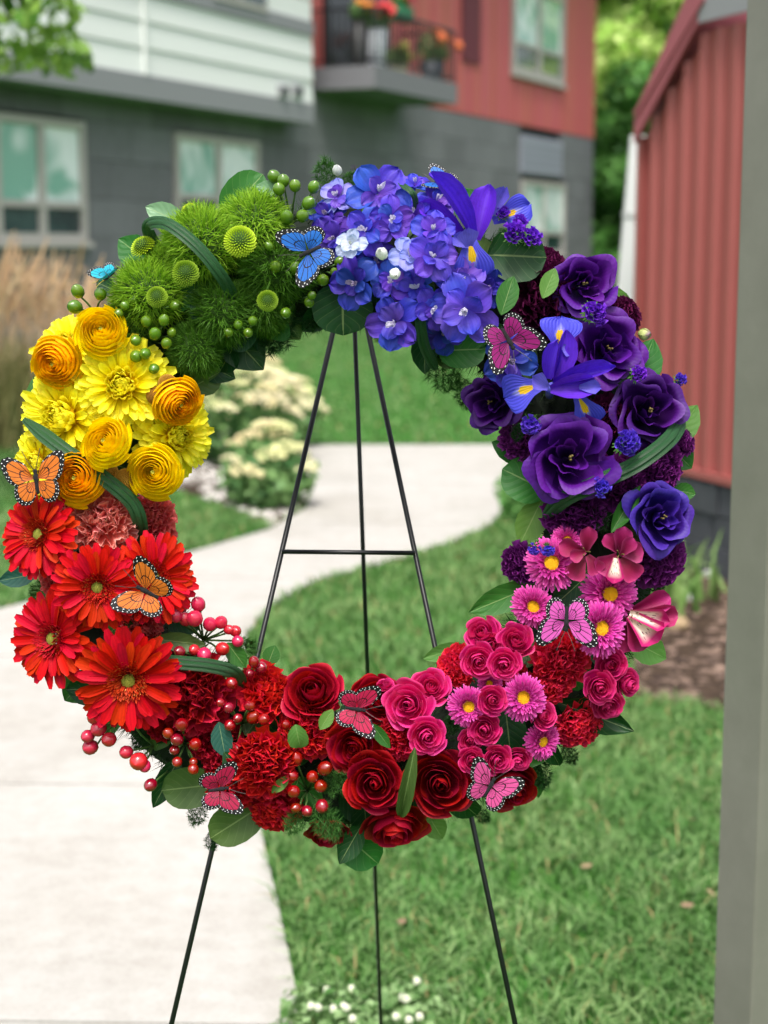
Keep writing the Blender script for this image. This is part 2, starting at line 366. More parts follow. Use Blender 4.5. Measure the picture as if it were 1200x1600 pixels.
def glassmat(name, a, b, c):
    k = NT(name); f = k.noise(.9, 2, k.geo(), .5, 1.0); col = k.mix(k.ramp(f, [(.42, (0, 0, 0, 1)), (.58, (1, 1, 1, 1))]), lin(a), lin(b))  # blotches of the second tone paint reflections into the pane colour
    return k.surf(col, .08, .8, coat=.6)
m_glass = glassmat('window_glass', '86bcaa', 'f2fbfa', 0); m_glassd = glassmat('window_glass_dark', '2a3c3e', '3d5654', 0)
s_end = bw(926, 300)[0]; s_lo = bw(-160, 280)[0]; s_mid = bw(497, 160)[0]
z_red = bw(785, 190)[1]
obj('wall', MB().box(s_lo, s_end, -.3, z_red + .02, -9, -.12).mesh('wall'), m_core, apt)
obj('upper_wall', MB().box(s_lo, s_end, z_red + .02, z_red + 5.2, -9, -.12).mesh('upper_wall'), plain('upper_wall', '8d3436', .8), apt)
obj('roof', MB().box(s_lo - .4, s_end + .4, z_red + 5.2, z_red + 5.5, -9.4, .9).mesh('roof'), m_trim, apt)
# windows: (x0,x1,y0,y1, mullion xs, transom y, depth plane)
wins = [(-12, 130, 183, 377, 'two-column window'), (271, 402, 214, 350, ''), (813, 880, 284, 398, '')]
upwin = [(799, 880, -22, 124)]
holes = []
def window(x0, x1, y0, y1, d=0.0, topf=.70, par=None, up=False):
    s0, s1, z0, z1 = brect(x0, x1, y0, y1, d); holes.append((s0, s1, z0, z1)); f = .12 if not up else .2
    zt = z1 - (z1 - z0) * topf; sm = (s0 + s1) / 2; b = MB(); D0, D1 = d - .06, d + .07
    b.box(s0, s0 + f, z0, z1, D0, D1); b.box(s1 - f, s1, z0, z1, D0, D1); b.box(s0 + f, s1 - f, z1 - f, z1, D0, D1 - .002); b.box(s0 + f, s1 - f, z0, z0 + f, D0, D1 - .002)
    b.box(sm - f * .6, sm + f * .6, z0 + f, z1 - f, D0, D1 - .004); 
    for a, c in ((s0 + f, sm - f * .6), (sm + f * .6, s1 - f)): b.box(a, c, zt - .05, zt + .05, D0, D1 - .006)
    fr = obj('window', b.mesh('window'), m_frame, par or apt)
    for a, c in ((s0 + f, sm - f * .6), (sm + f * .6, s1 - f)):
        obj('pane', MB().box(a, c, zt + .05, z1 - f, d - .05, d + .01).mesh('pane'), m_glass, fr)
        obj('pane', MB().box(a, c, z0 + f, zt - .05, d - .05, d + .005).mesh('pane'), m_glassd, fr)
    obj('sill', MB().box(s0 - .06, s1 + .06, z0 - .09, z0, d - .05, d + .13).mesh('sill'), m_frame, fr)
for x0, x1, y0, y1, _ in wins: window(x0, x1, y0, y1)
window(*upwin[0], d=0.0, topf=.68, up=True)
# light louvre panel above the third window
s0, s1, z0, z1 = brect(812, 876, 216, 274); holes.append((s0, s1, z0, z1))
lv = obj('louvre', MB().box(s0, s1, z0, z1, -.05, .04).mesh('louvre'), plain('louvre', '9a9aa8', .5), apt)
for k in range(5): obj('slat', MB().box(s0 + .03, s1 - .03, z0 + (z1-z0) * (k+.2) / 5, z0 + (z1-z0) * (k+.75) / 5, .041, .07).mesh('slat'), plain('louvre_slat', 'a3a3b2', .5) if k == 0 else bpy.data.materials['louvre_slat'], lv)
# charcoal blocks, cut round the windows
def blocks(sa, sb, za, zb, w_, h_, name, mat, d0=-.12, d1=0.0, gap=.02, stagger=True, joint_v=True):
    r = 0; z = za
    while z < zb - .01:
        z2 = min(z + h_, zb); s = sa - (w_ / 2 if (stagger and r % 2) else 0)
        while s < sb - .01:
            a, c = max(s, sa), min(s + w_, sb); s += w_
            segs = [(a, c)]
            for (h0, h1, g0_, g1_) in holes:
                if z + h_ * .5 > g0_ and z + h_ * .5 < g1_:
                    ns = []
                    for (p, q) in segs:
                        if h1 <= p or h0 >= q: ns.append((p, q)); continue
                        if h0 > p: ns.append((p, h0))
                        if h1 < q: ns.append((h1, q))
                    segs = ns
            for (p, q) in segs:
                if q - p > .05: obj(name, MB().box(p + gap/2, q - gap/2, z + gap/2, z2 - gap/2, d0, d1 + random.uniform(-.006, .006)).mesh(name), mat, apt)
        z = z2; r += 1
random.seed(3)
blocks(s_lo, s_end, -.1, z_red, 1.25, (z_red + .1) / 8, 'block', m_block, gap=.01)
# red lap boards of the right wing
s_red = s_mid - .2
nb = 12
holes_saved = list(holes)
sp = (s_end - s_red) / 46
for i in range(46):
    a = s_red + i * sp; c = a + sp; segs = [(z_red + .02, z_red + 5.2)]
    for (h0, h1, g0_, g1_) in holes:
        if (a + c) / 2 > h0 - .02 and (a + c) / 2 < h1 + .02:
            ns = []
            for p, q in segs:
                if g1_ <= p or g0_ >= q: ns.append((p, q)); continue
                if g0_ > p: ns.append((p, g0_))
                if g1_ < q: ns.append((g1_, q))
            segs = ns
    for p, q in segs: obj('siding_board', MB().box(a + .012, c - .012, p, q, -.118, .0 + (.012 if i % 2 else 0)).mesh('siding_board'), m_red, apt)
# white protruding bay with lap boards between two grey bands
D = .55
zb0 = bw(300, 166, D)[1]; zb1 = bw(300, 130, D)[1]; zt0 = bw(400, 35 , D)[1]; zt1 = bw(400, 12, D)[1]; sb1 = bw(487, 120, D)[0]; sb0 = s_lo
obj('bay_core', MB().box(sb0, sb1 - .03, zb0 + .03, zt1 + 3, -.1, D - .06).mesh('bay_core'), m_core, apt)
obj('trim_band', MB().box(sb0, sb1, zb0, zb1, -.1, D + .05).mesh('trim_band'), m_trim, apt)
obj('trim_band', MB().box(sb0, sb1, zt0, zt1, -.09, D + .05).mesh('trim_band'), m_trim, apt)
nbd = 3; hb = (zt0 - zb1) / nbd
m4 = m_white
for i in range(nbd):
    for a, c in ((sb0, bw(223, 80, D)[0] - .03), (bw(223, 80, D)[0] + .03, sb1)):
        z = zb1 + i * hb
        b = MB(); b.box(a, c, z + .004, z + hb - .008, D - .06, D); me = b.mesh('lap_board')
        for v in me.vertices:
            if v.co.y < z + .02 and v.co.z > D - .01: v.co.z += .03
        obj('lap_board', me, m_white, apt)
b = MB().box(bw(223, 80, D)[0] - .028, bw(223, 80, D)[0] + .028, zb1 + .003, zt0 - .003, D - .05, D + .07).mesh('corner_trim'); obj('corner_trim', b, m_white, apt)
for i in range(4):
    z = zt1 + i * hb; obj('lap_board', MB().box(sb0, sb1, z + .004, z + hb - .03, D - .06, D).mesh('lap_board'), m_white, apt)
s0, s1, z0, z1 = brect(328, 412, -60, 9, D)
w2 = obj('window', MB().box(s0, s1, z0, z1, D + .005, D + .08).mesh('window'), m_frame, apt)
obj('pane', MB().box(s0 + .1, (s0+s1)/2 - .04, z0 + .1, z1 - .1, D + .07, D + .09).mesh('pane'), m_glassd, w2)
obj('pane', MB().box((s0+s1)/2 + .04, s1 - .1, z0 + .1, z1 - .1, D + .07, D + .09).mesh('pane'), m_glassd, w2)
for x0 in (432, 454):
    s0, s1, z0, z1 = brect(x0, x0 + 13, 134, 151, D); v = obj('vent', MB().box(s0, s1, z0, z1, D, D + .1).mesh('vent'), m_trim, apt)
    obj('flap', MB().box(s0 + .05, s1 - .05, z0 + .05, z1 - .05, D + .1, D + .115).mesh('flap'), m_core, v)
# maroon accent panel and dark edge
s0, s1, z0, z1 = brect(720, 748, -60, 98); obj('accent_panel', MB().box(s0, s1, z0, z1, .013, .06).mesh('accent_panel'), m_mar, apt)
# balcony
BD = 1.35
bs0 = bw(586, 124, BD)[0]; bs1 = bw(715, 138, BD)[0]; bz0 = bw(650, 150, BD)[1]; bz1 = bw(650, 116, BD)[1]
m_slab = plain('balcony_slab', '77767b', .8); m_rail = plain('black_railing', '1c1d20', .4)
bal = obj('balcony', MB().box(bs0, bs1, bz0, bz1, .015, BD).mesh('balcony'), m_slab, apt)
rl = MB(); rh = 1.1
for a, c, e, f in ((bs0 + .04, bs1 - .04, BD - .08, BD - .04), ):
    rl.box(a, c, bz1 + rh - .05, bz1 + rh, e, f); rl.box(a, c, bz1 + .08, bz1 + .12, e, f)
rl.box(bs0 + .04, bs0 + .08, bz1 + rh - .05, bz1 + rh, .02, BD - .08); rl.box(bs0 + .04, bs0 + .08, bz1 + .08, bz1 + .12, .02, BD - .08)
rl.box(bs1 - .08, bs1 - .04, bz1 + rh - .05, bz1 + rh, .02, BD - .08); rl.box(bs1 - .08, bs1 - .04, bz1 + .08, bz1 + .12, .02, BD - .08)
obj('railing', rl.mesh('railing'), m_rail, bal)
n = 22
for i in range(n + 1):
    s = bs0 + .06 + (bs1 - bs0 - .12) * i / n; t = .008 if i % 11 else .03
    obj('baluster', MB().box(s - t, s + t, bz1 + (.12 if i % 11 else 0), bz1 + rh - .05, BD - .075, BD - .045).mesh('baluster'), m_rail, bal)
for i in range(10):
    d = .1 + i * .13; obj('baluster', MB().box(bs0 + .05, bs0 + .07, bz1 + .12, bz1 + rh - .05, d, d + .016).mesh('baluster'), m_rail, bal)
s0 = bw(512, 60, .02)[0]; s1 = bw(556, 60, .02)[0]
dr = obj('balcony_door', MB().box(s0 - .2, s1 + 1.6, bz1, bz1 + 2.2, .016, .08).mesh('balcony_door'), m_rail, apt)
obj('pane', MB().box(s0 - .05, s1 + .6, bz1 + .15, bz1 + 2.05, .081, .09).mesh('pane'), plain('door_glass', '23282c', .15), dr)
obj('pane', MB().box(s1 + .75, s1 + 1.5, bz1 + .15, bz1 + 2.05, .081, .09).mesh('pane'), bpy.data.materials['door_glass'], dr)
# pots on the balcony
def pot_plant(name, label, px, pyb, d, ph, pr, pc, fol, flo, fr=.3, box=False, hang=False):
    s = bw(px, pyb, d)[0]; z = bz1 if not hang else bz1 + 1.0; M = WM @ T(s, z, d)
    t = empty(name, M, label, 'potted plant', 'pots on the balcony')
    if box: me = MB().box(-pr, pr, 0, ph, -.12, .12, bevel=.01).mesh('pot')
    else:
        me = MB().lathe([(0, 0), (pr * .75, 0), (pr * .8, .01), (pr, ph), (pr * .9, ph), (pr * .85, ph - .04), (0, ph - .04)], 16).mesh('pot', True); me.transform(RX(-math.pi/2)); me.transform(T(0, 0, 0))
    obj('pot', me, plain(name + '_pot', pc, .5), t)
    V, Fq, U = leaves_cloud([(0, ph + fr * .6, 0, fr, fr * .8, fr * .8), (fr * .6, ph + fr * .4, 0, fr * .6, fr * .5, fr * .5)], 500, .05, int(px))
    obj('foliage', mesh_np('foliage', V, Fq, U), leafmat(name + '_leaf', fol, '8fb46a'), t)
    b = bmesh.new(); bmesh.ops.create_icosphere(b, subdivisions=2, radius=1); rg_ = random.Random(int(px))
    for v in b.verts: v.co *= 1 + .25 * rg_.uniform(-1, 1)
    fm = bpy.data.meshes.new('flower_head'); b.to_mesh(fm); b.free()
    mm = plain(name + '_bloom', flo, .7)
    for i in range(7): obj('flower_head', fm, mm, t, T(rg_.uniform(-fr, fr) * 1.1, ph + fr * rg_.uniform(.6, 1.5), rg_.uniform(0, fr)) @ SC(rg_.uniform(.06, .11)))
pot_plant('potted_geranium', 'white tall pot with red geraniums near the left end of the balcony', 588, 100, 1.05, .75, .22, 'c5ccd2', '3c6b34', 'd23a3e', .30)
pot_plant('railing_planter', 'green railing box planter with pink and red blooms in the middle of the balcony', 625, 100, 1.15, .3, .42, '1f7a4f', '3c7a34', 'd8405a', .22, True, hang=True)
pot_plant('potted_shrub', 'yellow green leafy plant low on the balcony floor in the middle', 622, 105, .95, .2, .2, 'b9b48c', '8a9a4a', 'c9c060', .26)
pot_plant('potted_tree', 'dark pot with drooping plant and orange blooms at the right end of the balcony', 675, 105, .9, .45, .26, '4a5058', '3d5a34', 'd0683c', .42)
pot_plant('hanging_pot', 'small pot with orange flowers at the far left of the balcony', 560, 100, .9, .9, .12, '3a3a3a', '3c5a34', 'd8842c', .2)

# ================================================================= SHED
SO = Vector((1.56, 7.5, 0)); SU = Vector((-.334, .943, 0)).normalized(); SN = Vector((-SU.y, SU.x, 0)) 
SN = Vector((-SU.y, SU.x, 0)); 
if SN.dot(Vector((0, -1, 0))) < 0: SN = -SN
SM = basis(SO, SU, WZ, SN)
def sw(px, py, d=0.0):
    r = ray(px, py); t = (d - (CP - SO).dot(SN)) / r.dot(SN); p = CP + r * t - SO; return p.dot(SU), p.z
shed = empty('shed', SM, 'small red metal shed with ribbed siding, sloping fascia and dark stone base', 'shed')
m_sred = plain('shed_red_metal', '96504c', .42, nscale=3, namt=.05); m_sfas = plain('shed_fascia', '9a525a', .45); m_stone = plain('shed_stone_base', '3f4247', .85, nscale=12, namt=.35, bump=.5, var=.12)
sc_ = sw(1006, 300)[0]; zc = sw(1012, 204)[1]      # far corner, eave height
sA, zA = sw(1110, 37)        # point up the rake
sl_ = (zA - zc) / (sA - sc_)
zbase = sw(1076, 728)[1]; s_near = -1.4
s_ridge = sA
def rz(s): return zc + sl_ * (max(s, s_ridge) - sc_)
w_ = .146; s = sc_
i = 0
while s > s_near:
    a, c = s - w_, s; b = bmesh.new()
    # ribbed panel profile: flat pan with a trapezoid rib, top cut to the rake
    prof = [(c, 0), (a + .05, 0), (a + .036, .03), (a + .014, .03), (a, 0)]
    lo = [b.verts.new((p, zbase, q)) for p, q in prof]; hi = [b.verts.new((p, rz(p) - .03, q)) for p, q in prof]
    for j in range(4): b.faces.new((lo[j], lo[j+1], hi[j+1], hi[j]))
    me = bpy.data.meshes.new('siding_panel'); b.to_mesh(me); b.free(); obj('siding_panel', me, m_sred, shed); s -= w_; i += 1
b = bmesh.new(); pts = [(sc_, zbase + .002), (s_near, zbase + .002), (s_near, rz(s_near) - .04), (s_ridge, rz(s_ridge) - .04), (sc_, zc - .04)]
f0 = [b.verts.new((p, q, -.004)) for p, q in pts]; f1 = [b.verts.new((p, q, -2.2)) for p, q in pts]; b.faces.new(f0); b.faces.new(f1[::-1])
for j in range(5): b.faces.new((f0[j], f0[(j+1) % 5], f1[(j+1) % 5], f1[j]))
me = bpy.data.meshes.new('wall'); b.to_mesh(me); b.free(); obj('wall', me, plain('shed_side_white', 'c9cdd0', .6), shed)
obj('base_trim', MB().box(s_near, sc_ + .01, zbase - .035, zbase, -.01, .05).mesh('base_trim'), m_sred, shed)
obj('corner_trim', MB().box(sc_ - .03, sc_ + .018, zbase, zc - .03, -.05, .034).mesh('corner_trim'), m_sred, shed)
b = bmesh.new(); th = .24; ov = .07
p0 = (sc_ - .015, zc - .0); p1 = (s_ridge, rz(s_ridge))
q = [(p0[0], p0[1] - .06), (p1[0], p1[1] - .0), (p1[0], p1[1] + th), (p0[0], p0[1] + th * .35)]
f0 = [b.verts.new((x, y, .05)) for x, y in q]; f1 = [b.verts.new((x, y, ov)) for x, y in q]; b.faces.new(f0[::-1]); b.faces.new(f1)
for j in range(4): b.faces.new((f0[j], f0[(j+1) % 4], f1[(j+1) % 4], f1[j]))
bmesh.ops.recalc_face_normals(b, faces=list(b.faces)); me = bpy.data.meshes.new('fascia'); b.to_mesh(me); b.free(); obj('fascia', me, m_sfas, shed)
q = [(s_ridge, rz(s_ridge)), (s_near, rz(s_ridge)), (s_near, rz(s_ridge) + th), (s_ridge, rz(s_ridge) + th)]
obj('eave', MB().box(s_near, s_ridge - .003, rz(s_ridge), rz(s_ridge) + th, .05, ov - .004).mesh('eave'), m_trim, shed)
b = MB(); Lr = math.hypot(p1[0] - p0[0], p1[1] - p0[1] + 0); ang = math.atan2(p1[1] - p0[1], p1[0] - p0[0])
rb = MB().box(0, Lr + .05, 0, .03, -2.3, ov + .01).mesh('roof'); rb.transform(T(p0[0] - .01, p0[1] + th * .36, 0) @ RZ(ang)); obj('roof', rb, m_sfas, shed)
# stone courses of the base
random.seed(5); z = 0; r = 0
while z < zbase - .04:
    z2 = min(z + .145, zbase - .036); s = sc_ + .02
    while s > s_near:
        L = random.uniform(.2, .38); obj('stone', MB().box(s - L + .006, s - .002, z + .006, z2, -.02, .02 + random.uniform(0, .02)).mesh('stone'), m_stone, shed); s -= L
    z = z2; r += 1
# white downspout leaning beyond the shed corner
d0 = P(999, 212, 8.75); d1 = P(962, 640, 8.75)
ds = MB(); ds.box(-.045, .045, -.03, .03, 0, (d0 - d1).length, bevel=.006); me = ds.mesh('downspout')
zax = (d0 - d1).normalized(); yax = zax.cross(Vector((1, 0, 0))).normalized(); xax = yax.cross(zax)
dsp = empty('downspout', basis(d1, xax, yax, zax), 'white downspout slanting down just behind the far corner of the red shed', 'downspout')
obj('pipe', me, plain('downspout_white', 'd5d7d6', .45), dsp)
for zz in (.25, 1.0): obj('strap', MB().box(-.05, .05, -.036, .036, zz, zz + .03).mesh('strap'), plain('strap_white%d' % int(zz * 10), 'b9bbba', .4), dsp)
obj('lower_pipe', MB().box(-.044, .044, -.029, .029, -.75, -.002, bevel=.005).mesh('lower_pipe'), bpy.data.materials['downspout_white'], dsp)

# ================================================================= POST
pp = P(1181, 900, 2.45)
post = empty('porch_post', T(1.452 * 0 + pp.x + .022, 2.45, 0) @ RZ(R(27)), 'square taupe metal porch post at the right edge of the photo', 'post')
def postmat():
    k = NT('taupe_metal'); f = k.noise(9, 6, k.geo(), .7); return k.surf(k.mix(f, lin('6a675f'), lin('85827a')), .42, .5, normal=k.bump(k.noise(400, 2, k.geo()), .05, .001))
m_post = postmat()
obj('shaft', MB().box(-.045, .045, -.045, .045, .02, 3.2, bevel=.005).mesh('shaft'), m_post, post)
obj('base_plate', MB().box(-.08, .08, -.08, .08, 0, .018, bevel=.003).mesh('base_plate'), m_post, post)

# ================================================================= TREES
m_bark = plain('bark', '3a2f26', .95, nscale=20, bump=.6)
def tree(label, x, y, h, blobs, n, size, ca, cb, seed, limbs=5, tr=.22, group='trees'):
    t = empty('tree', T(x, y, 0), label, 'tree', group); rg_ = random.Random(seed); b = MB(); top = h * .75
    b.tube([(0, 0, -.1), (.05, 0, h * .25), (-.05, .05, h * .5), (0, 0, top)], [tr, tr * .8, tr * .55, tr * .2], 10)
    for i in range(limbs):
        z = h * rg_.uniform(.25, .6); bl = blobs[i % len(blobs)]; b.tube([(0, 0, z), (bl[0] * .5, bl[1] * .5, (z + bl[2]) / 2 + .2), (bl[0], bl[1], bl[2])], [tr * .4, tr * .25, tr * .08], 6)
    obj('trunk', b.mesh('trunk', True), m_bark, t)
    V, Fq, U = leaves_cloud(blobs, n, size, seed); obj('crown', mesh_np('crown', V, Fq, U), leafmat('leaf_%d' % seed, ca, cb), t)
def rblobs(seed, n, rx, z0, z1, r0, r1):
    q = random.Random(seed); return [(q.uniform(-rx, rx), q.uniform(-rx, rx), q.uniform(z0, z1), q.uniform(r0, r1), q.uniform(r0, r1), q.uniform(r0, r1) * .8) for _ in range(n)]
tree('tall bright yellow-green tree behind the end of the apartment building', 9.6, 58, 13, rblobs(1, 34, 3.4, 6.6, 13, 1.0, 2.0), 16000, .24, '98c450', 'e0f09c', 1, 8)
tree('dark green tree low between the apartment building and the shed', 8.2, 54, 8, rblobs(2, 30, 2.6, 1.0, 6.4, .8, 1.5), 15000, .18, '3c6e30', '74ac54', 2, 6)
tree('mid green tree beyond the shed roof', 13.5, 60, 12, rblobs(3, 34, 3.6, 3.5, 12, 1.2, 2.2), 15000, .24, '52883a', 'a0c860', 3, 8)
tree('dark evergreen mass behind the shed corner', 11.6, 50, 7, rblobs(4, 26, 2.4, .8, 5.5, .9, 1.6), 13000, .18, '28502a', '508a40', 4, 6)
tree('tree branch with green and yellow leaves hanging in at the top left corner', -3.1, 9.2, 4.2, [(1.15, 0, 2.75, .34, .4, .3), (.95, .1, 3.1, .4, .4, .3), (.6, 0, 2.55, .4, .4, .35), (1.0, 0, 3.5, .35, .4, .35), (.3, 0, 3.3, .7, .6, .6), (.2, .3, 3.9, .8, .6, .5), (-.4, 0, 3.2, .8, .7, .7), (1.38, 0, 2.52, .16, .2, .1)], 5200, .05, '4b7a2c', '9fc25a', 5, 5, .09)
# far wood
V, Fq, U = leaves_cloud([(x, 100 + (x % 7), 6 + (x * 3 % 5), 5, 4, 5) for x in range(-60, 80, 5)], 26000, .6, 31)
tag(obj('woodland', mesh_np('woodland', V, Fq, U), leafmat('woodland_leaf', '2c4a24', '5c8440')), 'distant mass of green trees beyond the apartment building', 'woodland', kind='stuff')

# ================================================================= PLANTS
# feather reed grass
m_plume = plain('grass_plume', 'e2c8a6', .9, var=.12, trans=.2); m_reed = leafmat('reed_blade', '5d6b3a', 'a89f6c')
def plume_mesh(seed):
    rg_ = np.random.default_rng(seed); n = 220; t = rg_.uniform(0, 1, n); x = np.sin(t * 1.2) * .12 * 1; c = np.stack([x, np.zeros(n), t], 1)
    a = rg_.uniform(0, 6.28, n); l = .12 * np.sin(np.pi * np.clip(t * .9 + .08, 0, 1)); d = np.stack([np.cos(a) * .28, np.sin(a) * .28, np.ones(n)], 1); d /= np.linalg.norm(d, axis=1)[:, None]
    s = np.cross(d, rg_.normal(size=(n, 3))); s /= np.linalg.norm(s, axis=1)[:, None]; s *= .016
    V = np.stack([c - s, c + s, c + d * l[:, None]], 1).reshape(-1, 3); return mesh_np('plume', V, np.arange(n * 3).reshape(-1, 3))
pm = [plume_mesh(i) for i in range(3)]
def reed(px, pyb, label, hgt, n, seed, spread=.35):
    g = G(px, pyb); t = empty('ornamental_grass', T(g.x, g.y, 0), label, 'ornamental grass', 'feather grasses by the building'); q = random.Random(seed)
    rg_ = np.random.default_rng(seed); pos = rg_.normal(size=(900, 3)) * [spread * .5, spread * .4, 0]; V, Fc, U = blades(pos, hgt * .62, .014, .55, seed)
    tag(obj('blades', mesh_np('blades', V, Fc, U), m_reed, t), kind='stuff')
    sb = MB()
    for i in range(n):
        x, y = q.gauss(0, spread * .45), q.gauss(0, spread * .4); lx, ly = q.uniform(-.35, .45), q.uniform(-.3, .3); hh = hgt * q.uniform(.6, .78); pl = hgt * q.uniform(.28, .42)
        top = (x + lx * hh * .55, y + ly * hh * .5, hh); sb.tube([(x * .5, y * .5, 0), (x + lx * .2 * hh, y, hh * .5), top], .004, 4)
        obj('plume', pm[i % 3], m_plume, t, T(*top) @ RZ(math.atan2(ly, lx)) @ RY(math.hypot(lx, ly) * .9) @ SC(pl, pl, pl))
    obj('stems', sb.mesh('stems'), m_plume, t)
reed(25, 690, 'tan feather grass clump at the left edge of the photo', 1.36, 80, 11, .5)
reed(115, 672, 'shorter tan feather grass clump beside the yellow flowers', 1.16, 60, 12, .4)
reed(-70, 700, 'tan feather grass clump mostly outside the left edge', 1.45, 40, 13, .5)
# sedums
m_sl = leafmat('sedum_leaf', '4a7a44', '8cb26c')
def head_mesh(seed):
    rg_ = np.random.default_rng(seed); b = bmesh.new()
    for i in range(46):
        r = math.sqrt(rg_.uniform()) ; a = rg_.uniform(0, 6.28); s = rg_.uniform(.10, .16)
        bmesh.ops.create_icosphere(b, subdivisions=1, radius=s, matrix=T(r * math.cos(a), r * math.sin(a), .35 * (1 - r * r) + rg_.uniform(-.06, .06)))
    me = bpy.data.meshes.new('flower_head'); b.to_mesh(me); b.free(); return me
hms = [head_mesh(i) for i in range(3)]
m_sh = [plain('sedum_cream', 'e2dab0', .85, var=.12), plain('sedum_yellow', 'd4d69c', .85, var=.1), plain('sedum_pink', 'dccfa0', .85, var=.1)]
def sedum(px, pyb, w, h, nh, label, seed, pick=(0, 1, 2, 0)):
    g = G(px, pyb); t = empty('sedum', T(g.x, g.y, 0), label, 'flowering plant', 'sedum plants in the gravel bed'); q = random.Random(seed)
    V, Fq, U = leaves_cloud([(0, 0, h * .4, w, w * .7, h * .42)], 1500, .035, seed); tag(obj('foliage', mesh_np('foliage', V, Fq, U), m_sl, t), kind='stuff')
    sb = MB(); k = 0; tries = 0; pts = []
    while k < nh and tries < 4000:
        tries += 1; a = q.uniform(0, 6.28); r = math.sqrt(q.uniform(0, 1)); x, y = r * w * math.cos(a), r * w * .75 * math.sin(a)
        if any(math.hypot(x - u, y - v) < .075 for u, v in pts): continue
        pts.append((x, y)); z = h * (1 - .55 * r * r) * q.uniform(.88, 1.05); s = q.uniform(.07, .105)
        obj('flower_head', hms[k % 3], m_sh[pick[k % 4]], t, T(x, y, z) @ RX(q.uniform(-.3, .3) + -y) @ RY(q.uniform(-.2, .2) + x * .6) @ SC(s)); sb.tube([(x * .4, y * .4, 0), (x * .8, y * .8, z * .6), (x, y, z)], .005, 4); k += 1
    obj('stems', sb.mesh('stems'), m_sl, t)
sedum(345, 722, .62, .84, 64, 'large mounded sedum with many cream and peach flower heads behind the yellow flowers', 21)
sedum(428, 700, .36, .62, 28, 'sedum at the right of the large mound beside the left easel leg', 22)
sedum(418, 795, .26, .50, 18, 'small low sedum in front of the others on the pale stones', 23, (0, 2, 1, 1))
sedum(290, 700, .45, .9, 24, 'sedum partly hidden directly behind the yellow and green flowers', 24)
def shrub(name, px, pyb, blobs, n, size, ca, cb, label, seed, cat='shrub', group=None):
    g = G(px, pyb); t = empty(name, T(g.x, g.y, 0), label, cat, group); V, Fq, U = leaves_cloud(blobs, n, size, seed)
    tag(obj('foliage', mesh_np('foliage', V, Fq, U), leafmat(name + '_leaf%d' % seed, ca, cb), t), kind='stuff')
    b = MB(); [b.tube([(0, 0, -.02), (bl[0] * .6, bl[1] * .6, bl[2] * .6), bl[:3]], [.02, .012, .004], 5) for bl in blobs]; obj('stems', b.mesh('stems'), m_bark, t)
shrub('shrub', 60, 668, [(0, 0, .35, .6, .4, .4), (.5, .1, .25, .4, .3, .3), (-.5, .1, .3, .4, .3, .3)], 2600, .045, '2f4a26', '6a8048', 'dark green bush at the foot of the tan feather grasses', 41)
shrub('shrub', 815, 815, [(0, 0, .16, .14, .12, .16)], 700, .025, '4c8a3a', '86b768', 'small bright green plant at the bend of the path behind the purple flowers', 42)
# strappy leafed plant by the shed
def strappy(px, py, h, n, label, seed, ca, cb):
    g = G(px, py); rg_ = np.random.default_rng(seed); V, Fc, U = blades(rg_.normal(size=(n, 3)) * [.07, .06, 0], h, .035, .8, seed)
    t = empty('daylily_plant', T(g.x, g.y, 0), label, 'plant', 'strap-leafed plants by the shed')
    m = leafmat('strap_leaf%d' % seed, ca, cb)
    for i in range(n): obj('leaf', mesh_np('leaf', V[i*5:(i+1)*5], np.array([[0, 1, 3], [0, 3, 2], [2, 3, 4]]), U[i*5:(i+1)*5]), m, t)
strappy(1075, 935, .33, 26, 'strap-leafed green plant in front of the dark shed base, nearest the lilac rosette', 51, '5f8a3f', '9dbb74')
strappy(1025, 960, .28, 20, 'strap-leafed green plant mostly behind the purple flowers', 52, '4d7a34', '8fae62')

# ================================================================= EASEL
m_wire = plain('black_wire', '0d0e0f', .35, .5)
Ez = -.10
es = empty('wire_easel', Matrix.Translation(G(560, 1750) * 1.0), 'black wire easel with three legs standing behind the wreath', 'easel')
iM = es.matrix_world.inverted()
def on_plane(px, py, h): return wp3(px, py, h)
def to_ground(a, b):
    d = (b - a); t = (a.z - 0.004) / (a.z - b.z); return a + d * t
apx = on_plane(549, 396, Ez)
for (bx, by) in ((268, 1600), (805, 1600)):
    foot = to_ground(apx, on_plane(bx, by, Ez)); obj('leg', MB().tube([iM @ foot, iM @ apx], .0030, 10).mesh('leg', True), m_wire, es)
    fb = iM @ foot; obj('rubber_foot', MB().tube([fb, fb + Vector((0, 0, .03))], .006, 10).mesh('rubber_foot', True), m_wire, es)
ap2 = on_plane(550, 400, Ez - .012); gb = P(595, 1600, 2.35); fb = to_ground(ap2, gb)
obj('leg', MB().tube([iM @ fb, iM @ ap2], .0028, 10).mesh('leg', True), m_wire, es); fb = iM @ fb
obj('rubber_foot', MB().tube([fb, fb + Vector((0, 0, .03))], .006, 10).mesh('rubber_foot', True), m_wire, es)
def legat(bx, py): a = 549 + (bx - 549) * (py - 396) / (1600 - 396); return on_plane(a, py, Ez + .004)
obj('crossbar', MB().tube([iM @ legat(268, 862), iM @ legat(805, 864)], .0026, 10).mesh('crossbar', True), m_wire, es)
obj('hook', MB().tube([iM @ on_plane(549, 440, Ez + .006), iM @ on_plane(551, 268, Ez + .01), iM @ on_plane(552, 262, Ez + .06), iM @ on_plane(552, 285, Ez + .08)], .0034, 8).mesh('hook', True), m_wire, es)
obj('top_plate', MB().box(-.022, .022, -.011, .011, -.003, .003).mesh('top_plate'), m_wire, es, iM @ basis(on_plane(592, 282, Ez + .05), RT, UP, TOCAM))

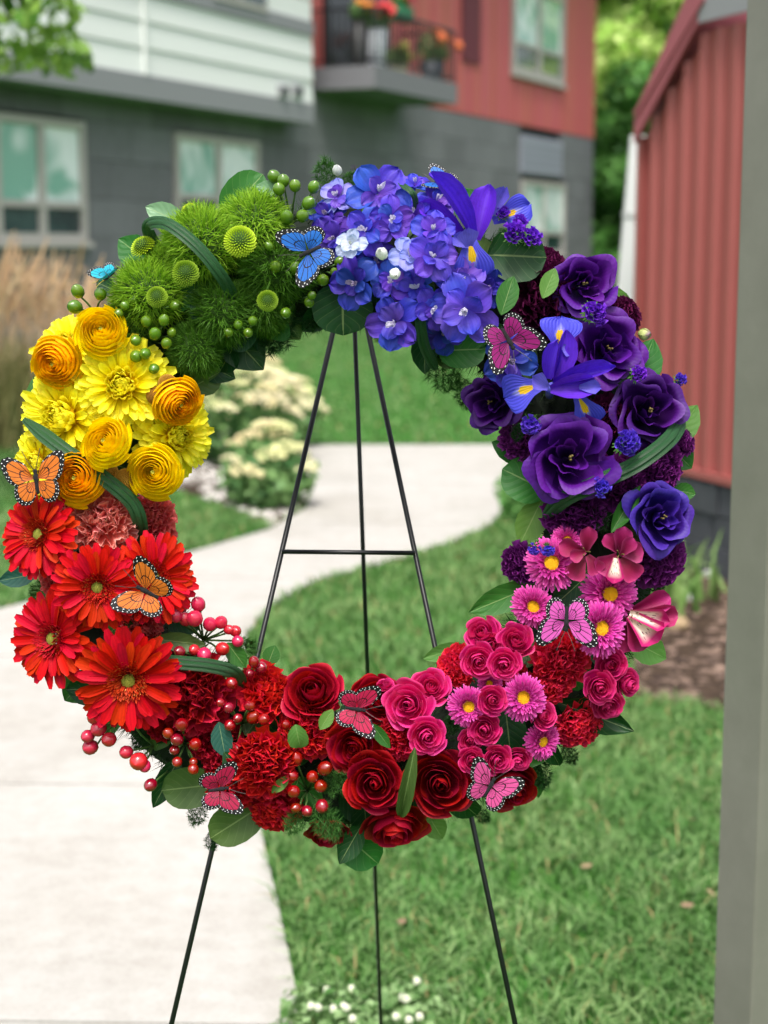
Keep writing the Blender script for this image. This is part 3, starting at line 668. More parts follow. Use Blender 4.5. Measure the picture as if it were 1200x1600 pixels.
# ================================================================= FLOWER MESHES
def petal(name, L=1, W=.4, prof=((0, .3), (.5, 1), (.85, .9), (1, .2)), nu=5, nv=7, th0=0, th1=0, cup=0.0, ruf=0.0, rf=3, jag=0.0, crease=0.0, seed=0, twist=0.0, tipw=0.0):
    rg = np.random.default_rng(seed); vs = np.linspace(0, 1, nv); us = np.linspace(-1, 1, nu)
    px, py = zip(*prof); wv = np.interp(vs, px, py)
    th = np.radians(th0 + (th1 - th0) * vs); dy = np.cos(th) * L / (nv - 1); dz = np.sin(th) * L / (nv - 1)
    y = np.concatenate([[0], np.cumsum(dy[1:])]); z = np.concatenate([[0], np.cumsum(dz[1:])])
    ph = rg.uniform(0, 6.28, 3); jt = rg.uniform(-1, 1, nu) * jag
    V = []; UV = []
    for j in range(nv):
        nx, nz = -math.sin(th[j]), math.cos(th[j])
        for i, u in enumerate(us):
            x = u * wv[j] * W / 2; e = cup * u * u * wv[j] * W / 2 + crease * (1 - abs(u)) * -W * .5 * wv[j]
            e += ruf * (vs[j] ** 2) * (math.sin(rf * math.pi * u + ph[0]) + .5 * math.sin(rf * 2.3 * math.pi * u + ph[1]))
            e += twist * u * vs[j] * W
            yy = y[j] + nx * e; zz = z[j] + nz * e
            yy += (jt[i] + .0) * max(0, vs[j] - .75) * 4 - (u * u) * tipw * L * vs[j]
            V.append((x, yy, zz)); UV.append((i / (nu - 1), vs[j]))
    Fc = [(j*nu+i, j*nu+i+1, (j+1)*nu+i+1, (j+1)*nu+i) for j in range(nv-1) for i in range(nu-1)]
    return mesh_from(name, V, Fc, UV)
def cup_petal(name, rho, zr, hw, curl, seed=0, nu=9, nv=7, zb=-.55, bulge=.08, wave=.02, rimdrop=.18, spiral=.06, point=0.0):
    """petal wrapped round the flower's axis (local Z)"""
    rg = np.random.default_rng(seed); us = np.linspace(-1, 1, nu); vs = np.linspace(0, 1, nv); ph = rg.uniform(0, 6.28, 3)
    V = []; UV = []
    for v in vs:
        for u in us:
            t = v * (1 - rimdrop * u ** 4 * v - 0.02 * math.sin(4 * u + ph[2]))
            a = (1 - t) ** 2; b_ = 2 * t * (1 - t); c = t * t
            r = a * .10 + b_ * (rho + bulge) * 1.15 + c * rho; z = a * zb + b_ * (zb * .45 + zr * .35) + c * zr
            k = max(0, (t - .72) / .28); r += curl * k * k * (1 - .2 * u * u); z -= curl * .55 * k ** 3
            w_ = wave * v * v * (math.sin(2.6 * u + ph[0]) + .6 * math.sin(6.1 * u + ph[1])); r += w_ ; z += w_ * .6 + point * k * max(0, 1 - abs(u) * 2)
            r *= 1 + spiral * u; an = u * hw * (1 - .12 * (1 - v))
            V.append((r * math.cos(an), r * math.sin(an), z)); UV.append(((u + 1) / 2, v))
    Fc = [(j*nu+i, j*nu+i+1, (j+1)*nu+i+1, (j+1)*nu+i) for j in range(nv-1) for i in range(nu-1)]
    return mesh_from(name, V, Fc, UV)
def joined(name, parts):
    """several (mesh, matrix) copies joined into one mesh"""
    Vs = []; Fs = []; Us = []; off = 0; cache = {}
    for me, M in parts:
        if me.name not in cache:
            v = np.empty(len(me.vertices) * 3, dtype=np.float32); me.vertices.foreach_get('co', v); v = v.reshape(-1, 3)
            me.calc_loop_triangles(); f = np.empty(len(me.loop_triangles) * 3, dtype=np.int32); me.loop_triangles.foreach_get('vertices', f)
            uv = np.zeros((len(v), 2), dtype=np.float32)
            if me.uv_layers:
                li = np.empty(len(me.loops), dtype=np.int32); me.loops.foreach_get('vertex_index', li); lu = np.empty(len(me.loops) * 2, dtype=np.float32); me.uv_layers[0].data.foreach_get('uv', lu); uv[li] = lu.reshape(-1, 2)
            cache[me.name] = (v, f.reshape(-1, 3), uv)
        v, f, uv = cache[me.name]; A = np.array(M)
        Vs.append(v @ A[:3, :3].T + A[:3, 3]); Fs.append(f + off); Us.append(uv); off += len(v)
    return mesh_np(name, np.concatenate(Vs), np.concatenate(Fs), np.concatenate(Us), True)
def bend(el, r0=0.0, z0=0.0, phi=0.0, s=1.0, roll=0.0, sx=None): return T(0, 0, z0) @ RZ(phi) @ T(0, r0, 0) @ RX(el) @ RY(roll) @ SC(s if sx is None else sx, s, s)
GA = 2.399963
KIND = {}
def cached(key, fn):
    if key not in KIND: KIND[key] = fn()
    return KIND[key]
def ico(name, r=1, sub=2, jit=0, seed=0):
    b = bmesh.new(); bmesh.ops.create_icosphere(b, subdivisions=sub, radius=r); q = random.Random(seed)
    for v in b.verts: v.co *= 1 + jit * q.uniform(-1, 1)
    me = bpy.data.meshes.new(name); b.to_mesh(me); b.free(); me.polygons.foreach_set('use_smooth', np.ones(len(me.polygons), bool)); return me
# each builder returns a list of (part name, mesh, material key, matrix, kind)
def k_gerbera(v):
    q = random.Random(v); out = []
    pr = ((0, .34), (.35, .75), (.75, 1), (.92, .9), (1, .42))
    pm_ = [petal('petal', 1, .23, pr, 5, 8, 14, -12 + 5 * i, .25, .006, 2, .0, .0, i) for i in range(4)]
    p2 = [petal('petal', 1, .25, pr, 5, 7, 24, -6 + 6 * i, .3, .008, 2, .0, .0, i + 9) for i in range(3)]
    n = 36
    for i in range(n): out.append(('petal', pm_[i % 4], 'A', bend(R(q.uniform(-5, 6)), .12, -.06, 2*math.pi*i/n + q.uniform(-.07, .07), q.uniform(.82, .96), q.uniform(-.3, .3)), None))
    for i in range(n): out.append(('petal', p2[i % 3], 'A', bend(R(q.uniform(0, 10)), .12, .0, 2*math.pi*(i+.5)/n + q.uniform(-.1, .1), q.uniform(.66, .84), q.uniform(-.4, .4)), None))
    sm = petal('floret', 1, .26, ((0, .5), (.6, 1), (1, .2)), 3, 4, 30, 20, .3)
    out.append(('inner_florets', joined('inner_florets', [(sm, bend(R(40 + q.uniform(-12, 18)), .11 + .25 * (i / 210), .055, i * GA, q.uniform(.12, .20))) for i in range(210)]), 'B', Matrix(), 'stuff'))
    tip = petal('stamen', 1, .16, ((0, 1), (1, .4)), 2, 3)
    out.append(('stamens', joined('stamens', [(tip, bend(R(70 + q.uniform(-18, 18)), .15 + .14 * q.random(), .03, q.uniform(0, 6.3), q.uniform(.08, .16))) for i in range(90)]), 'D', Matrix(), 'stuff'))
    disc = [(ico('bead', .022, 1), T(.12 * math.sqrt(i/80) * math.cos(i*GA), .12 * math.sqrt(i/80) * math.sin(i*GA), .07 + .03 * (1 - i/80))) for i in range(80)] + [(ico('dome', 1, 2), T(0, 0, .02) @ SC(.12, .12, .07))]
    out.append(('disc', joined('disc', disc), 'C', Matrix(), None)); return out
def k_ranunculus(v):
    q = random.Random(v); out = []
    rows = [(.07, .50, 3, 75), (.12, .53, 3, 70), (.18, .55, 3, 65), (.25, .555, 4, 60), (.33, .55, 4, 55), (.42, .53, 4, 52), (.51, .50, 4, 50), (.61, .45, 5, 46), (.71, .38, 5, 44), (.81, .28, 5, 42), (.91, .14, 5, 40), (.99, -.04, 5, 40)]
    for k, (rho, z, n, hw) in enumerate(rows):
        ms = [cup_petal('petal', rho, z, R(hw), .0 if k < 10 else .04, seed=k * 7 + j + v, nu=9, nv=6, zb=-.5, bulge=.06 + .05 * rho, wave=.010 + .012 * rho, rimdrop=.10, spiral=.09) for j in range(2)]
        for i in range(n): out.append(('petal', ms[i % 2], 'A', RZ(2*math.pi*i/n + k * 1.1 + q.uniform(-.15, .15)) @ RY(q.uniform(-.03, .03)), None))
    out.append(('core', joined('core', [(ico('bead', .05, 1), T(.05 * math.cos(i*GA), .05 * math.sin(i*GA), .40 + .02 * math.cos(i))) for i in range(8)]), 'B', Matrix(), None)); return out
def k_rose(v, small=False):
    q = random.Random(v); out = []
    rows = [(.05, .42, 2, 100, .0), (.11, .45, 2, 95, .01), (.18, .46, 3, 75, .015), (.26, .46, 3, 68, .03), (.35, .43, 3, 62, .05), (.46, .37, 3, 60, .08), (.58, .28, 4, 52, .11), (.72, .14, 4, 50, .15), (.84, -.02, 5, 42, .17)]
    if small: rows = [(.06, .42, 2, 100, .0), (.14, .45, 3, 80, .01), (.25, .46, 3, 70, .03), (.38, .42, 3, 62, .06), (.53, .32, 3, 60, .10), (.70, .16, 4, 52, .14), (.84, -.02, 5, 42, .17)]
    for k, (rho, z, n, hw, cu) in enumerate(rows):
        ms = [cup_petal('petal', rho, z, R(hw), cu, seed=k * 5 + j + v * 31, nu=11, nv=8, zb=-.6, bulge=.10, wave=.012 + .03 * rho, rimdrop=.22, spiral=.10, point=.03 + .05 * rho) for j in range(2)]
        for i in range(n): out.append(('petal', ms[i % 2], 'A', RZ(2*math.pi*i/n + k * 1.35 + q.uniform(-.2, .2)) @ RY(q.uniform(-.11, .11)) @ RX(q.uniform(-.10, .10)) @ SC(q.uniform(.94, 1.05)), None))
    return out
def k_mum(v):
    q = random.Random(v); out = []
    pr = ((0, .45), (.4, .8), (.78, 1), (.94, .9), (1, .5))
    long_ = [petal('petal', 1, .30, pr, 5, 6, 8, -18 + 12 * i, .55, .01, 2, .0, 0, i) for i in range(3)]
    mid = [petal('petal', 1, .36, pr, 5, 6, -5, 45 + 12 * i, .7, .01, 2, .0, 0, i + 4) for i in range(3)]
    N = 240
    for i in range(N):
        f = i / N
        if f < .55: m, el, s = mid[i % 3], 74 - 75 * f + q.uniform(-8, 8), .20 + .42 * f + q.uniform(-.02, .02)
        else: m, el, s = long_[i % 3], 30 - 36 * (f - .55) / .45 + q.uniform(-9, 9), .50 + .26 * (f - .55) / .45 + q.uniform(-.07, .07)
        out.append(('petal', m, 'A', bend(R(el), .04 + .24 * f, .12 - .26 * f, i * GA + q.uniform(-.1, .1), s * (1.05), q.uniform(-.3, .3)), None))
    out.append(('core', ico('core', 1, 2), 'A', SC(.28, .28, .2), None)); return out
def k_carnation(v, N=34, ruf=.125):
    q = random.Random(v); out = []
    pr = ((0, .10), (.35, .38), (.7, .85), (.9, 1), (1, .96))
    ms = [petal('petal', 1, 1.25, pr, 17, 8, -6, 20 + 9 * i, .10, ruf, 2.8 + .5 * i, .032, 0, i + v * 5, 0, .12) for i in range(5)]
    for i in range(N):
        f = (i + .5) / N; el = 86 - 84 * f ** .75
        out.append(('petal', ms[i % 5], 'A', bend(R(el + q.uniform(-8, 8)), .02, -.42, i * GA + q.uniform(-.2, .2), (.86 + .12 * f) * q.uniform(.92, 1.05), q.uniform(-.35, .35), sx=(.78 + .2 * f)), None))
    return out
def k_aster(v):
    q = random.Random(v); out = []; pr = ((0, .5), (.5, .9), (.85, 1), (1, .4))
    a = petal('ray', 1, .19, pr, 3, 5, 14, -6, .4); b = petal('ray', 1, .22, pr, 3, 5, 35, 15, .5)
    for k, (n, el, s, r0, z) in enumerate(((48, -6, .74, .26, -.06), (48, 8, .68, .26, -.02), (44, 22, .58, .27, .01), (42, 38, .46, .27, .04), (38, 56, .32, .27, .06))):
        out.append(('ray_florets', joined('ray_florets', [((a if k < 2 else b), bend(R(el + q.uniform(-8, 8)), r0, z, 2*math.pi*(i+.5*k)/n + q.uniform(-.06, .06), s * q.uniform(.88, 1.08), q.uniform(-.4, .4))) for i in range(n)]), 'A', Matrix(), 'stuff'))
    disc = [(ico('bead', .028, 1), T(.27 * math.sqrt(i/130) * math.cos(i*GA), .27 * math.sqrt(i/130) * math.sin(i*GA), .09 + .05 * (1 - i/130) + q.uniform(-.012, .012))) for i in range(130)] + [(ico('dome', 1, 2), SC(.27, .27, .12))]
    out.append(('disc', joined('disc', disc), 'C', Matrix(), None)); return out
def k_pompon(v):
    q = random.Random(v); p = petal('floret', 1, .42, ((0, .6), (.6, 1), (1, .5)), 3, 4, 10, 60, .6); L = []
    for i in range(190):
        f = (i + .5) / 190; th = math.acos(1 - 1.15 * f); M = RZ(i * GA) @ RX(-th) @ T(0, 0, .72) @ RX(R(38)) @ SC(.36 * (.55 + .55 * f)); L.append((p, M))
    return [('florets', joined('florets', L), 'A', Matrix(), 'stuff'), ('core', ico('core', .7, 2), 'B', T(0, 0, 0), None)]
def k_fuzz(v, n=2200):
    """green trick dianthus: ball of curled green needles"""
    rg = np.random.default_rng(v); d = rg.normal(size=(n, 3)); d[:, 2] = np.abs(d[:, 2]) * 1.0 - .25; d /= np.linalg.norm(d, axis=1)[:, None]
    lump = 1 + .10 * np.sin(5 * d[:, 0] + v) * np.sin(4 * d[:, 1] + 2 * v)
    r0 = .60 * lump; t = np.cross(d, rg.normal(size=(n, 3))); t /= np.linalg.norm(t, axis=1)[:, None]; s = np.cross(d, t); L = rg.uniform(.26, .44, n)[:, None]
    b0 = d * r0[:, None]; m = b0 + d * L * .6 + t * L * .14; e = b0 + d * L * .92 + t * L * .48; w0 = .0105
    V = np.stack([b0 - s * w0, b0 + s * w0, m - s * w0 * .9, m + s * w0 * .9, e], 1).reshape(-1, 3); i = np.arange(n)[:, None] * 5
    Fc = np.concatenate([i + [0, 1, 3], i + [0, 3, 2], i + [2, 3, 4]], 1).reshape(-1, 3)
    uv = np.tile(np.array([[0, 0], [1, 0], [0, .55], [1, .55], [.5, 1]], dtype=np.float32), (n, 1)); uv[:, 0] = np.repeat(rg.uniform(0, 1, n), 5)
    return [('bracts', mesh_np('bracts', V, Fc, uv), 'A', Matrix(), 'stuff'), ('core', ico('core', .68, 3, .03), 'B', SC(1, 1, .9), None)]
def k_lisianthus(v):
    q = random.Random(v); out = []
    rows = [(.16, .30, 2, 85, .05), (.36, .42, 3, 62, .10), (.58, .36, 3, 62, .20), (.74, .18, 4, 54, .26), (.80, -.02, 4, 56, .28)]
    for k, (rho, z, n, hw, cu) in enumerate(rows):
        ms = [cup_petal('petal', rho, z, R(hw), cu, seed=k * 11 + j * 3 + v * 13, nu=15, nv=10, zb=-.6, bulge=.05, wave=.105, rimdrop=.26, spiral=.20) for j in range(3)]
        for i in range(n): out.append(('petal', ms[i % 3], 'A', RZ(2*math.pi*i/n + k * 1.2 + q.uniform(-.35, .35)) @ RY(q.uniform(-.16, .16)) @ RX(q.uniform(-.14, .14)), None))
    out.append(('stamens', joined('stamens', [(ico('bead', .035, 1), T(q.uniform(-.07, .07), q.uniform(-.07, .07), .12 + q.uniform(-.08, .08)) @ SC(1, 1, 2)) for i in range(6)]), 'C', Matrix(), None)); return out
def k_delphinium(v):
    q = random.Random(v); out = []; pr = ((0, .18), (.25, .62), (.55, 1), (.8, .95), (.93, .6), (1, .15))
    ms = [petal('petal', 1, .86, pr, 11, 10, 22 + 6 * i, -24 + 11 * i, .22, .055, 2.4, .03, .03, i + v * 7) for i in range(4)]
    for i in range(5): out.append(('petal', ms[i % 4], 'A', bend(R(q.uniform(-8, 10)), .03, -.08, 2*math.pi*i/5 + q.uniform(-.12, .12), q.uniform(.86, 1.0), q.uniform(-.25, .25)), None))
    for i in range(4): out.append(('petal', ms[(i + 1) % 4], 'B', bend(R(q.uniform(10, 32)), .03, .0, 2*math.pi*(i+.4)/4 + q.uniform(-.3, .3), q.uniform(.5, .74), q.uniform(-.3, .3)), None))
    w_ = petal('bee', 1, .42, ((0, .4), (.6, 1), (1, .3)), 5, 5, 20, 60, .5, .05, 3, .1, 0, v)
    out.append(('eye', joined('eye', [(w_, bend(R(30 + q.uniform(-25, 30)), .02, .24, i * 6.283 / 11 + q.uniform(-.2, .2), q.uniform(.26, .42))) for i in range(11)]), 'C', Matrix(), None)); return out
def k_bud(v):
    out = []
    for i in range(5): out.append(('petal', cached(('budp', i % 2), lambda: cup_petal('petal', .30, .75, R(50), -.16, seed=i, nu=7, nv=8, zb=-.7, bulge=.42, wave=.012, rimdrop=.12, spiral=.10)), 'A', RZ(2*math.pi*i/5), None))
    return out
def k_statice(v):
    q = random.Random(v); cupm = cup_petal('cup', .55, .4, R(180), .18, nu=11, nv=4, zb=-.8, wave=.13, rimdrop=0, spiral=0); L = []
    for i in range(34): 
        th = q.uniform(0, 1.35); M = RZ(i * GA) @ RX(-th) @ T(0, 0, .62 + q.uniform(-.2, .12)) @ RX(q.uniform(-.4, .4)) @ SC(.24); L.append((cupm, M))
    g = petal('calyx', 1, .3, ((0, .5), (.5, 1), (1, .1)), 3, 4, 0, 20)
    return [('blooms', joined('blooms', L), 'A', Matrix(), 'stuff'), ('calyx', joined('calyx', [(g, bend(R(q.uniform(-30, 40)), .1, -.2, i * GA, .6)) for i in range(22)]), 'G', Matrix(), None)]
def k_button(v):
    L = []; 
    for i in range(420):
        f = (i + .5) / 420; th = math.acos(1 - 1.4 * f); L.append((cached('bd', lambda: ico('bead', .062, 1)), RZ(i * GA) @ RX(-th) @ T(0, 0, .92) @ SC(1, 1, 1.5)))
    return [('head', joined('head', L + [(ico('c', .9, 2), Matrix())]), 'A', Matrix(), None)]
BUILD = dict(gerbera=k_gerbera, ranunculus=k_ranunculus, rose=k_rose, sprayrose=lambda v: k_rose(v, True), mum=k_mum, carnation=k_carnation, aster=k_aster, pompon=k_pompon, fuzz=k_fuzz, lisianthus=k_lisianthus, delphinium=k_delphinium, bud=k_bud, statice=k_statice, button=k_button)
NVAR = dict(gerbera=3, ranunculus=3, rose=7, sprayrose=7, mum=3, carnation=4, aster=3, pompon=2, fuzz=4, lisianthus=4, delphinium=4, bud=1, statice=3, button=1)

# petal materials -------------------------------------------------
MAT = {}
def M_(k): return MAT[k]
MAT['gerb'] = petal_mat('gerbera_red', 'ac0402', 'c60602', 'd40c06', veins=3, vein=.3, rough=.62, trans=.18, var=.10, spec=.15)
MAT['gerb2'] = petal_mat('gerbera_inner', '700404', 'a80c08', 'd02c14', veins=2, rough=.6, trans=.2)
MAT['gdisc'] = plain('gerbera_disc', '86842a', .8, var=.1); MAT['gstam'] = plain('gerbera_stamen', 'e8a04a', .7)
MAT['ran'] = petal_mat('ranunculus_golden', 'ffe400', 'ffe000', 'ffba00', veins=6, vein=.05, rough=.5, trans=.34, var=.06, hue=.010)
MAT['ran2'] = petal_mat('ranunculus_yellow', 'fff010', 'ffec04', 'ffdc00', veins=6, vein=.05, rough=.5, trans=.34, var=.05, hue=.010)
MAT['rcore'] = plain('ranunculus_core', '9a9c2c', .7)
MAT['mum'] = petal_mat('chrysanthemum_yellow', 'e8b800', 'fff00c', 'fff63c', veins=3, vein=.07, rough=.5, trans=.34, var=.05)  # darker petal bases: inner shade painted into the colour to separate petals
MAT['but'] = plain('craspedia_gold', 'a8741c', .85, var=.08)
MAT['coral'] = petal_mat('carnation_coral', 'fa4a48', 'ff6e68', 'ffa69c', .7, veins=10, vein=.15, trans=.26, var=.08, edge=('ffc0b4', .5))
MAT['coral2'] = petal_mat('carnation_deep_coral', 'dc2c34', 'ec484a', 'f87070', .7, veins=10, vein=.15, trans=.24, var=.08, edge=('e88a88', .4))
MAT['crim'] = petal_mat('carnation_crimson', '900820', 'b80c26', 'cc1830', .7, veins=10, vein=.15, trans=.22, var=.1, edge=('de3a50', .3))
MAT['cred'] = petal_mat('carnation_red', 'b8061a', 'd80c20', 'e81c2c', .7, veins=10, vein=.15, trans=.24, var=.08, edge=('f04048', .3))
MAT['chot'] = petal_mat('carnation_hot_red', 'c80a34', 'e6143e', 'f22a50', .7, veins=10, vein=.15, trans=.26, var=.08, edge=('f84c6c', .35))
MAT['cplum'] = petal_mat('carnation_plum', '30061e', '4c0c34', '5e1444', .7, veins=10, vein=.2, trans=.18, var=.12, edge=('742058', .4))
MAT['cmag'] = petal_mat('carnation_violet', '420846', '5c0e62', '781e7c', .7, veins=10, vein=.2, trans=.2, var=.12, edge=('aa48ac', .35))
MAT['rose'] = petal_mat('rose_red', '780416', '9e0620', 'b80e2c', .6, veins=12, vein=.08, rough=.48, trans=.2, var=.07, edge=('dc2a3c', .25))
MAT['roseb'] = petal_mat('rose_dark_red', '5e0410', '86061a', 'a00c24', .6, veins=12, vein=.08, rough=.48, trans=.2, var=.07, edge=('c8202f', .25))
MAT['spray'] = petal_mat('rose_hot_pink', 'c80c58', 'e01478', 'ee3490', .6, veins=10, vein=.08, rough=.5, trans=.26, var=.06, edge=('ff6aa6', .35))
MAT['spray2'] = petal_mat('rose_deep_pink', 'b40854', 'd0106c', 'e03086', .6, veins=10, vein=.08, rough=.5, trans=.26, var=.06, edge=('f65a86', .35))
MAT['aster'] = petal_mat('aster_pink', 'b0087c', 'cc1894', 'e040b0', .6, veins=2, vein=.1, trans=.28, var=.05, edge=('ff8ad4', .4))
MAT['adisc'] = plain('aster_disc', 'e8b400', .8)
MAT['pomp'] = petal_mat('button_green', '4c6c06', 'a8c414', 'd4e83c', .5, veins=2, trans=.25, var=.05)
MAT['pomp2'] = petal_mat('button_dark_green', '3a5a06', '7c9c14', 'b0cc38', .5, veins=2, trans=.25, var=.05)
MAT['fuzz'] = leafmat('dianthus_green', '6c9c18', 'a4cc38', .6, .35); MAT['fuzzd'] = leafmat('dianthus_shade_green', '3a6414', '5f9028', .6, .35); MAT['fcore'] = plain('dianthus_core', '2f4d10', .9)  # fuzzd: deeper green flowers, with shade also put into the colour
MAT['lis'] = petal_mat('lisianthus_purple', '26063e', '440a72', '5c148c', .6, veins=16, vein=.14, rough=.5, trans=.22, var=.10, edge=('642aa6', .3))
MAT['lisd'] = petal_mat('lisianthus_dark_purple', '1c0430', '340858', '460f70', .6, veins=16, vein=.14, rough=.5, trans=.2, var=.10, edge=('6c2ca4', .3))
MAT['lisb'] = petal_mat('lisianthus_blue_purple', '1c0848', '2e1274', '3e1e90', .6, veins=16, vein=.14, rough=.5, trans=.2, var=.08, edge=('6440bc', .3))
MAT['lstam'] = plain('lisianthus_stamen', '6a5a2a', .7)
MAT['del'] = petal_mat('delphinium_blue', '2428a0', '3038c8', '3c40d0', .5, veins=9, vein=.14, rough=.5, trans=.3, var=.08, hue=.02, blotch=('6a48c8', 22, .4))
MAT['del2'] = petal_mat('delphinium_violet', '5038b4', '5c44cc', '4c44d4', .5, veins=9, vein=.14, rough=.5, trans=.3, var=.08, hue=.02, blotch=('8a58c4', 20, .5))
MAT['deld'] = petal_mat('delphinium_deep_blue', '1c1e78', '262aa0', '2c32b4', .5, veins=9, vein=.14, rough=.5, trans=.26, var=.08, hue=.02, blotch=('5a3cb4', 22, .5))
MAT['dell'] = petal_mat('delphinium_pale', '9894e0', 'a8a8f0', '8c90ec', .5, veins=9, vein=.1, rough=.5, trans=.34, var=.05, hue=.02)
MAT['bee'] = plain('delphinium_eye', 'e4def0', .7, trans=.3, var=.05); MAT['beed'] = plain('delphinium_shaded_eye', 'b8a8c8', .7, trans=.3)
MAT['white'] = petal_mat('white_bud', 'c8dca0', 'e6ecdc', 'f2f2f4', .35, veins=5, vein=.05, trans=.35, var=.03)
MAT['whitef'] = petal_mat('white_floret', 'd8dce8', 'd0d8f2', 'b8c8f0', .6, veins=8, vein=.07, trans=.35, var=.04)
MAT['lbud'] = petal_mat('green_bud', 'a8b860', 'ccd288', '8a5a8a', .8, veins=5, vein=.08, trans=.25, var=.03)
MAT['stat'] = petal_mat('statice_purple', '5a1ca0', '7426c8', '8a3cdc', .6, veins=4, vein=.1, trans=.25, var=.08)
MAT['statb'] = petal_mat('statice_violet', '3a22a0', '5638c8', '6a4ee0', .6, veins=4, vein=.1, trans=.25, var=.08)
MAT['green'] = plain('calyx_green', '5c8a3c', .6, trans=.2, var=.1)
def leaf_mat(name, a, b, rough=.42, vary=.12, trans=.18):
    k = NT(name); u, v = k.uv(); du = k.math('ABSOLUTE', k.math('SUBTRACT', u, .5)); 
    mid = k.math('LESS_THAN', du, .018)
    s = k.math('FRACT', k.math('ADD', k.math('MULTIPLY', v, 6.0), k.math('MULTIPLY', du, -4.0))); sv = k.math('LESS_THAN', k.math('ABSOLUTE', k.math('SUBTRACT', s, .5)), .035)
    nz = k.noise(60, 4, k.geo(), .6); col = k.mix(nz, lin(a), lin(b)); vn = k.math('MAXIMUM', k.math('MULTIPLY', mid, .35), k.math('MULTIPLY', sv, .09)); col = k.mix(vn, col, lin('a9bd7c')); col = k.vary(col, .012, .1, vary)
    hb = k.math('ADD', k.math('ABSOLUTE', k.math('SUBTRACT', s, .5)), k.math('MULTIPLY', nz, .3))
    return k.surf(col, rough, .28, normal=k.bump(hb, .12, .003), trans=trans)
MAT['lfd'] = leaf_mat('leaf_dark', '12361a', '1c4a22'); MAT['lfm'] = leaf_mat('leaf_mid', '265a22', '38742a'); MAT['lfl'] = leaf_mat('leaf_light', '4f7d36', '6a9645', trans=.3)
MAT['lfp'] = leaf_mat('leaf_pale', '6a9270', '86ab84', .42, .04); MAT['lfo'] = leaf_mat('leaf_olive', '3f5a28', '56703a'); MAT['lfb'] = leaf_mat('leaf_blue_green', '1f4a40', '2f6052')
def band_mat():
    k = NT('grass_band'); u, v = k.uv(); s = k.math('SINE', k.math('MULTIPLY', u, 70.0)); col = k.mix(k.math('MULTIPLY_ADD', s, .5, .5), lin('1c4426'), lin('3a6c40')); return k.surf(col, .42, .5, normal=k.bump(s, .5, .002), trans=.1)
MAT['band'] = band_mat(); MAT['fern'] = leafmat('fern_green', '2d5a22', '52823a', .6, .3); MAT['fernd'] = leafmat('fern_dark_green', '1a3a18', '2f5c28', .6, .3)
MAT['berg'] = plain('berry_green', '5c7e1a', .25, .6, coat=.5, var=.12, trans=.08); MAT['berp'] = plain('berry_pink', 'cc2040', .25, .6, coat=.5, var=.10, trans=.08); MAT['berr'] = plain('berry_red', '8c0416', .2, .7, coat=.7, var=.14)
MAT['calg'] = plain('berry_calyx', '6f9a4a', .55, trans=.15, var=.12); MAT['stem'] = plain('stem_green', '4a6a30', .6)
def yellow_fall(name, a, b, yc='f8c400'):
    k = NT(name); u, v = k.uv(); du = k.math('ABSOLUTE', k.math('SUBTRACT', u, .5)); col = k.mix(v, lin(a), lin(b))
    s = k.math('SINE', k.math('MULTIPLY', u, 75.0)); wf = k.math('MULTIPLY', k.math('SUBTRACT', 1.0, k.math('MULTIPLY', k.math('ADD', du, k.math('MULTIPLY', k.math('ABSOLUTE', k.math('SUBTRACT', v, .42)), .55)), 4.2), clamp=True), k.math('MULTIPLY_ADD', s, .2, .8))
    col = k.mix(wf, col, lin('e8e6fa')); e = k.math('ADD', k.math('POWER', k.math('MULTIPLY', du, 6.5), 2), k.math('POWER', k.math('MULTIPLY', k.math('SUBTRACT', v, .38), 4.2), 2)); yf = k.math('LESS_THAN', e, k.math('MULTIPLY_ADD', s, .12, .85))
    col = k.mix(yf, col, lin(yc)); col = k.mix(k.math('MULTIPLY', k.math('MULTIPLY_ADD', s, .5, .5), .16), col, (0.02, 0.01, .2, 1)); return k.surf(col, .5, .3, trans=.28, normal=k.bump(s, .25, .002))
MAT['ifall'] = yellow_fall('iris_fall', '5a54d8', '4a4ce0'); MAT['istd'] = petal_mat('iris_standard', '4a1cae', '5a2ac8', '5e30d4', veins=10, vein=.16, trans=.25, var=.08); MAT['istyle'] = petal_mat('iris_style', '6a60d0', '7a6ce0', '6458d8', veins=8, vein=.18, trans=.3, var=.08)
MAT['alst'] = petal_mat('alstroemeria_magenta', '6c042e', '8c0844', 'a81664', .6, veins=12, vein=.16, trans=.26, var=.08, edge=('e860a4', .3))
def throat():
    k = NT('alstroemeria_throat'); u, v = k.uv(); w_ = k.math('MULTIPLY', k.math('SUBTRACT', .82, v), 4.0, clamp=True); du = k.math('ABSOLUTE', k.math('SUBTRACT', u, .5)); w2 = k.math('MULTIPLY', w_, k.math('MULTIPLY', k.math('SUBTRACT', .42, du), 6.0, clamp=True))
    col = k.mix(w2, lin('bc1c6c'), lin('f2e2d0')); f = k.n('ShaderNodeTexVoronoi'); mp = k.n('ShaderNodeMapping'); mp.inputs['Scale'].default_value = (13, 5, 1); k.l(k.co('UV'), mp.inputs[0]); k.l(mp.outputs[0], f.inputs[0]); f.inputs['Scale'].default_value = 1
    d = k.math('MULTIPLY', k.math('LESS_THAN', f.outputs[0], .27), w2); col = k.mix(d, col, lin('5a0c34')); return k.surf(col, .5, .3, trans=.25)
MAT['thr'] = throat()
